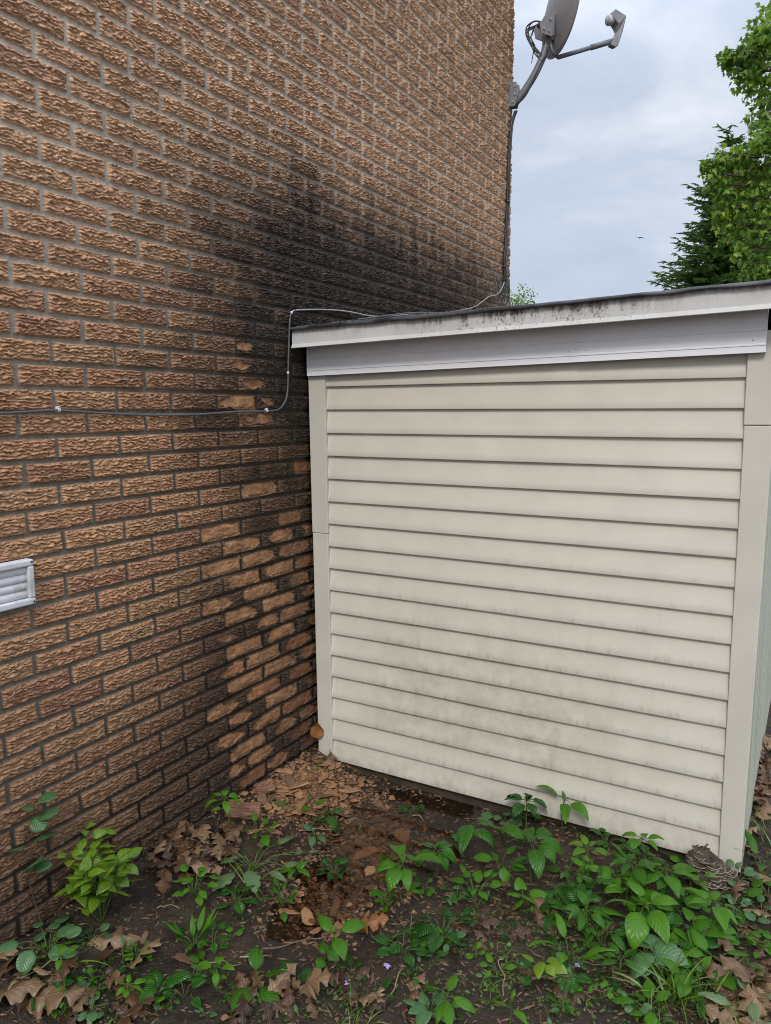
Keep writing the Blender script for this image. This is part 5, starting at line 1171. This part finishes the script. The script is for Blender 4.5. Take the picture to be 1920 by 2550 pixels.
# fallen brick faces with the bark texture
def slab(px, label, size, rot, seed):
    ys = np.linspace(0, size[0], 70); zs = np.linspace(0, size[1], 60); YY, ZZ = np.meshgrid(ys, zs)
    f = (ZZ / .0105 + 1.6 * (fbm(YY / .03, ZZ / .03, seed, 3) - .5)); f = f - np.floor(f)
    Hh = np.clip(f / .15, 0, 1) * (1 - f) ** .8 * .007 * (.4 + vnoise(YY / .02, ZZ / .01, seed)) + .014
    ed = np.minimum(np.minimum(YY, size[0] - YY), np.minimum(ZZ, size[1] - ZZ)) + .008 * (fbm(YY / .015, ZZ / .015, seed + 3, 2) - .5)
    Hh = Hh * sstep(-.001, .006, ed)
    vs = [(float(a), float(b), float(c)) for a, b, c in zip(YY.ravel() - size[0] / 2, ZZ.ravel() - size[1] / 2, Hh.ravel())]; nx, ny = 70, 60
    fs = [(j*nx+i, j*nx+i+1, (j+1)*nx+i+1, (j+1)*nx+i) for j in range(ny-1) for i in range(nx-1)]
    b0 = len(vs); vs += [(-size[0]/2, -size[1]/2, -.002), (size[0]/2, -size[1]/2, -.002), (size[0]/2, size[1]/2, -.002), (-size[0]/2, size[1]/2, -.002)]; fs.append((b0+3, b0+2, b0+1, b0))
    b = at(*px); o = MB().add(vs, fs).build('brick_slab', simple('bark_brick_%d' % seed, (0.17, 0.082, 0.046), .55, .4, .25, 30, .3), None, loc=(0, 0, 0))
    o.location = b + Vector((0, 0, .035)); o.rotation_euler = rot; tag(o, label, 'brick piece')
slab((Z6(1440, 330)), 'large bark-textured brick face leaning on the debris by the wall', (.15, .068), (R(50), R(8), R(35)), 3)
slab((Z6(1570, 190)), 'smaller broken brick face standing at the wall foot behind the leaning slab', (.09, .06), (R(60), R(-8), R(60)), 5)
slab((Z7(1000, 1560)), 'small dark ridged brick crumb lying at the bottom centre', (.05, .035), (R(8), R(5), R(30)), 6) if False else None
# twigs and straws
M_TWIG = simple('dead_twig', (0.12, 0.085, 0.055), .7, .3, .3, 40, .3); M_STRAW = simple('straw', (0.30, 0.23, 0.13), .55, .3, .2, 40, 0)
def twig(a, b_, r0, label, mat=M_TWIG, sag=0.01, seed=1, lift=.012, name='twig'):
    p = at(*a); q = at(*b_); p.z += lift; q.z += lift; r_ = random.Random(seed); n = 6
    pts = [p.lerp(q, i / n) + Vector((r_.gauss(0, .006), r_.gauss(0, .006), r_.gauss(0, .003) + sag * math.sin(math.pi * i / n))) for i in range(n + 1)]
    for v in pts: v.z = max(v.z, float(ground_z(v.x, v.y)) + r0)
    o = MB().tube(smooth_path(pts, 3), [r0 * (1 - .5 * i / (3 * n)) for i in range(3 * n + 1)], 6).build(name, mat, None, loc=p); tag(o, label, 'twig'); return o
twig(Z6(20, 1390), Z6(360, 1170), .003, 'long brown stalk slanting across the lower left corner', M_STRAW)
twig(Z6(730, 1070), Z6(745, 1250), .002, 'thin reddish stalk below the big curled tan leaf', M_TWIG, seed=2)
twig(Z6(1180, 1205), Z6(1440, 1215), .0022, 'pale straw left of the shiny three-leaved plant', M_STRAW, seed=3)
twig(Z6(925, 880), Z6(1060, 875), .0016, 'short straw on the bare soil below the leaf heap', M_STRAW, seed=4)
twig(Z7(360, 535), Z7(570, 540), .002, 'pale straight straw beside the grey-green pair of leaves', M_STRAW, seed=5)
twig(Z7(550, 405), Z7(700, 430), .002, 'bent grey twig at the back edge of the puddle', M_TWIG, seed=6)
twig(Z7(1010, 440), Z7(1110, 490), .002, 'small pale twig at the right side of the puddle', M_STRAW, seed=7)
twig(Z7(110, 1260), Z7(520, 1180), .0035, 'knobbly brown root across the front of the puddle', M_TWIG, seed=8)
twig(Z7(0, 1300), Z7(190, 1290), .003, 'green-brown stalk at the left front of the puddle', M_STRAW, seed=9)
twig(Z7(900, 1510), Z7(975, 1320), .0018, 'thin dry stalk near the lilac flower at bottom centre', M_STRAW, seed=10)
twig(Z7(780, 1160), Z7(860, 1225), .002, 'short twig below the orange oak leaf', M_TWIG, seed=11)
twig(Z8(300, 1385), Z8(520, 1390), .006, 'thick dark twig on the mud right of centre', M_TWIG, seed=12)
twig(Z8(520, 1285), Z8(780, 1340), .003, 'curved brown twig in front of the star-shaped seedling', M_TWIG, seed=13)
twig(Z8(110, 1260), Z8(130, 1470), .002, 'upright yellow stalk beside the flat-lying grass tuft', M_STRAW, seed=14)
twig(Z8(600, 1540), Z8(640, 1440), .002, 'thin twig on bare mud at the bottom right of centre', M_TWIG, seed=15)
twig(Z8(480, 975), Z8(560, 1090), .0018, 'pale stalk between the violets and the quilted leaf', M_STRAW, seed=16)
twig(Z8(1300, 1150), Z8(1400, 1165), .0025, 'short brown twig right of the violet mat', M_TWIG, seed=17)
twig(Z8(590, 1460), Z8(780, 1460), .0025, 'straight brown twig lying at the bottom right of centre', M_TWIG, seed=18)
# ------------------------------------------------------------------ bracket fungus on a buried stump at the corner
fb = at(*Z8(1330, 800)); fc = Vector((1.868, -0.105, -0.225))
fun = thing('bracket_fungus', fc, 'cluster of brown white-edged bracket fungus growing at the foot of the right corner board', 'fungus')
vs = []; fs = []
for j in range(9):
    for i in range(24):
        a = i * math.tau / 24; ph = j / 8 * math.pi / 2; rr_ = .85 + .3 * float(vnoise(i * .9, j * .8, 5))
        vs.append(fc + Vector((.098 * math.cos(a) * math.cos(ph) * rr_, .078 * math.sin(a) * math.cos(ph) * rr_, .118 * math.sin(ph) * rr_ - .02 + .02 * math.cos(a) * -1)))
for j in range(8):
    for i in range(24): fs.append((j*24+i, j*24+(i+1) % 24, (j+1)*24+(i+1) % 24, (j+1)*24+i))
MB().add(vs, fs).build('stump', M_DARKWOOD, fun)
M_CAP2 = bpy.data.materials.new('bracket_cap'); M_CAP2.use_nodes = True; nt = M_CAP2.node_tree; p = nt.nodes['Principled BSDF']
tcn = nn(nt, 'ShaderNodeTexCoord'); s_ = nn(nt, 'ShaderNodeSeparateXYZ'); nt.links.new(tcn.outputs['UV'], s_.inputs[0])
rd = math_(nt, 'ADD', s_.outputs[0], math_(nt, 'MULTIPLY', math_(nt, 'SUBTRACT', noise(nt, 60, 3), 0.5), 0.16))
nt.links.new(ramp(nt, rd, [(0.0, (0.05, 0.036, 0.022)), (0.3, (0.085, 0.06, 0.036)), (0.42, (0.03, 0.021, 0.014)), (0.6, (0.075, 0.048, 0.028)), (0.74, (0.035, 0.025, 0.018)), (0.88, (0.05, 0.036, 0.025)), (0.95, (0.15, 0.12, 0.085)), (1.0, (0.30, 0.26, 0.19))]), p.inputs['Base Color'])
p.inputs['Roughness'].default_value = .7
r_ = random.Random(8)
for i in range(98):
    a = r_.uniform(-math.pi * 1.02, 0.05); ph = r_.uniform(0.02, 1.25)
    if r_.random() < .3: a = r_.uniform(-.9, .1)
    c = fc + Vector((.098 * math.cos(a) * math.cos(ph), .082 * math.sin(a) * math.cos(ph), .118 * math.sin(ph) - .02 - .02 * math.cos(a)))
    od = Vector((math.cos(a) * .8, math.sin(a) * 1.0 - .15, 0)).normalized(); sdv = Vector((-od.y, od.x, 0)); sz = r_.uniform(.010, .026); vs = []; uv = []; fs = []
    ph0 = r_.random() * 6; tz_ = r_.uniform(-.5, .8)
    for j in range(7):
        q = j / 6
        for k in range(13):
            th = -1.75 + 3.5 * k / 12; rad = sz * q * (1 + .13 * math.sin(th * 4 + ph0) * q)
            vs.append(c + od * (rad * math.cos(th)) + sdv * (rad * math.sin(th) * 1.15) + Vector((0, 0, sz * (-.10 * q + .16 * q * q * math.sin(th * 3 + ph0) + tz_ * q - .2 * q ** 3)))); uv.append((q, k / 12))
    n0 = len(vs)
    for j in range(7):
        for k in range(13):
            v = vs[j * 13 + k]; vs.append(v - Vector((0, 0, .0022 + .004 * (1 - j / 6)))); uv.append((min(1, j / 6 + .05), k / 12))
    for j in range(6):
        for k in range(12):
            b_ = j * 13 + k; fs += [(b_, b_ + 13, b_ + 14, b_ + 1), (n0 + b_, n0 + b_ + 1, n0 + b_ + 14, n0 + b_ + 13)]
    for k in range(12): b_ = 6 * 13 + k; fs.append((b_, n0 + b_, n0 + b_ + 1, b_ + 1))
    MB().add(vs, fs, uv).build('bracket', M_CAP2, fun)
pa = fc + Vector((-.06, -.02, .085)); o = MB().tube(smooth_path([pa, pa + Vector((.03, 0, .032)), pa + Vector((.055, -.002, .066))], 4), .0032, 6).build('twig', M_TWIG, None, loc=pa); tag(o, 'short stick poking up out of the bracket fungus in front of the siding', 'twig')
# ------------------------------------------------------------------ ground cover: countless tiny leaves, crumbs and needles
gc = MB(); r_ = random.Random(123)
def dens(x, y): return float(vnoise(x / .16, y / .16, 301))
TG = [leaf_mat('tiny_leaf', (0.025, 0.065, 0.010), (0.055, 0.115, 0.018), (0.10, 0.17, 0.03), .4, .2, veins=False, vary='island')]
for i in range(26000):
    x = r_.uniform(.02, 2.75); y = r_.uniform(-2.1, .05 if x < 1.98 else 1.6)
    pud = math.exp(-(((x - .64) / .36) ** 2 + ((y + .5) / .55) ** 2))
    if dens(x, y) + .25 * (x > 1.1) - pud * 1.2 < .52 + .2 * r_.random(): continue
    z = float(ground_z(x, y)); az = r_.random() * 6.28; s_ = r_.uniform(.003, .010) * (1 if r_.random() < .85 else 1.7)
    o_ = Vector((x, y, z + r_.uniform(.001, .012)))
    d = Vector((math.cos(az), math.sin(az), r_.gauss(0, .35))); sd = Vector((-math.sin(az), math.cos(az), r_.gauss(0, .35)))
    gc.add([o_, o_ + d * s_ * .5 + sd * s_ * .45, o_ + d * s_ * 1.1 + sd * s_ * .2, o_ + d * s_ * 1.1 - sd * s_ * .2, o_ + d * s_ * .5 - sd * s_ * .45], [(0, 1, 2, 3, 4)])
o = gc.build('ground_cover', TG[0], None, smooth=False); tag(o, 'carpet of tiny green weeds and moss on the dark soil', 'ground cover', kind='stuff')
cb = MB(); M_CRUMB = simple('litter_crumbs', (0.13, 0.075, 0.042), .6, .3, .5, 45, .3)
for i in range(9000):
    x = r_.uniform(.0, 2.75); y = r_.uniform(-2.1, .1 if x < 1.98 else 2.2); z = float(ground_z(x, y)); s_ = r_.uniform(.002, .0075); az = r_.random() * 6.28
    d = Vector((math.cos(az), math.sin(az), r_.gauss(0, .25))) * s_ * r_.uniform(.8, 3.5); sd = Vector((-math.sin(az), math.cos(az), r_.gauss(0, .3))) * s_ * .6; o_ = Vector((x, y, z + s_ * .4))
    cb.add([o_ - d, o_ - sd, o_ + d, o_ + sd, o_ + Vector((0, 0, s_ * .7))], [(0, 1, 4), (1, 2, 4), (2, 3, 4), (3, 0, 4)])
o = cb.build('litter_crumbs', M_CRUMB, None, smooth=False); tag(o, 'crumbled brick and leaf litter strewn over the soil', 'litter', kind='stuff')

sh = MB(); r_ = random.Random(77)
for i in range(4600):                               # fine brick chips too many to count in the debris fan
    q = r_.random()
    if q < .5: c_ = at(*Z7(r_.gauss(380, 170), r_.gauss(270, 110)))
    elif q < .85: c_ = at(*Z7(r_.gauss(760, 190), r_.gauss(520, 170)))
    else: c_ = at(*Z7(r_.gauss(520, 190), r_.gauss(940, 120)))
    if c_.x < 0.012: continue
    s_ = r_.uniform(.003, .010) * (1.7 if r_.random() < .15 else 1); az = r_.random() * 6.28; n = r_.randint(4, 6); tx, ty = r_.gauss(0, .25), r_.gauss(0, .25); vs = []
    for k in range(n):
        a = az + k * math.tau / n + r_.gauss(0, .25); x_, y_ = s_ * r_.uniform(.6, 1.5) * math.cos(a), s_ * r_.uniform(.5, 1.0) * math.sin(a)
        vs.append(c_ + Vector((x_, y_, .003 + tx * x_ + ty * y_)))
    vs += [v - Vector((0, 0, .004)) for v in vs]
    sh.add(vs, [tuple(range(n))] + [(k, n + k, n + (k + 1) % n, (k + 1) % n) for k in range(n)])
M_CHIPS = leaf_mat('brick_chips', (0.10, 0.055, 0.030), (0.21, 0.108, 0.054), (0.36, 0.195, 0.10), .5, .0, veins=False, vary='island')
o = sh.build('brick_chips', M_CHIPS, None, smooth=False); tag(o, 'fine brick chips spread from the corner into the puddle', 'brick chips', kind='stuff')
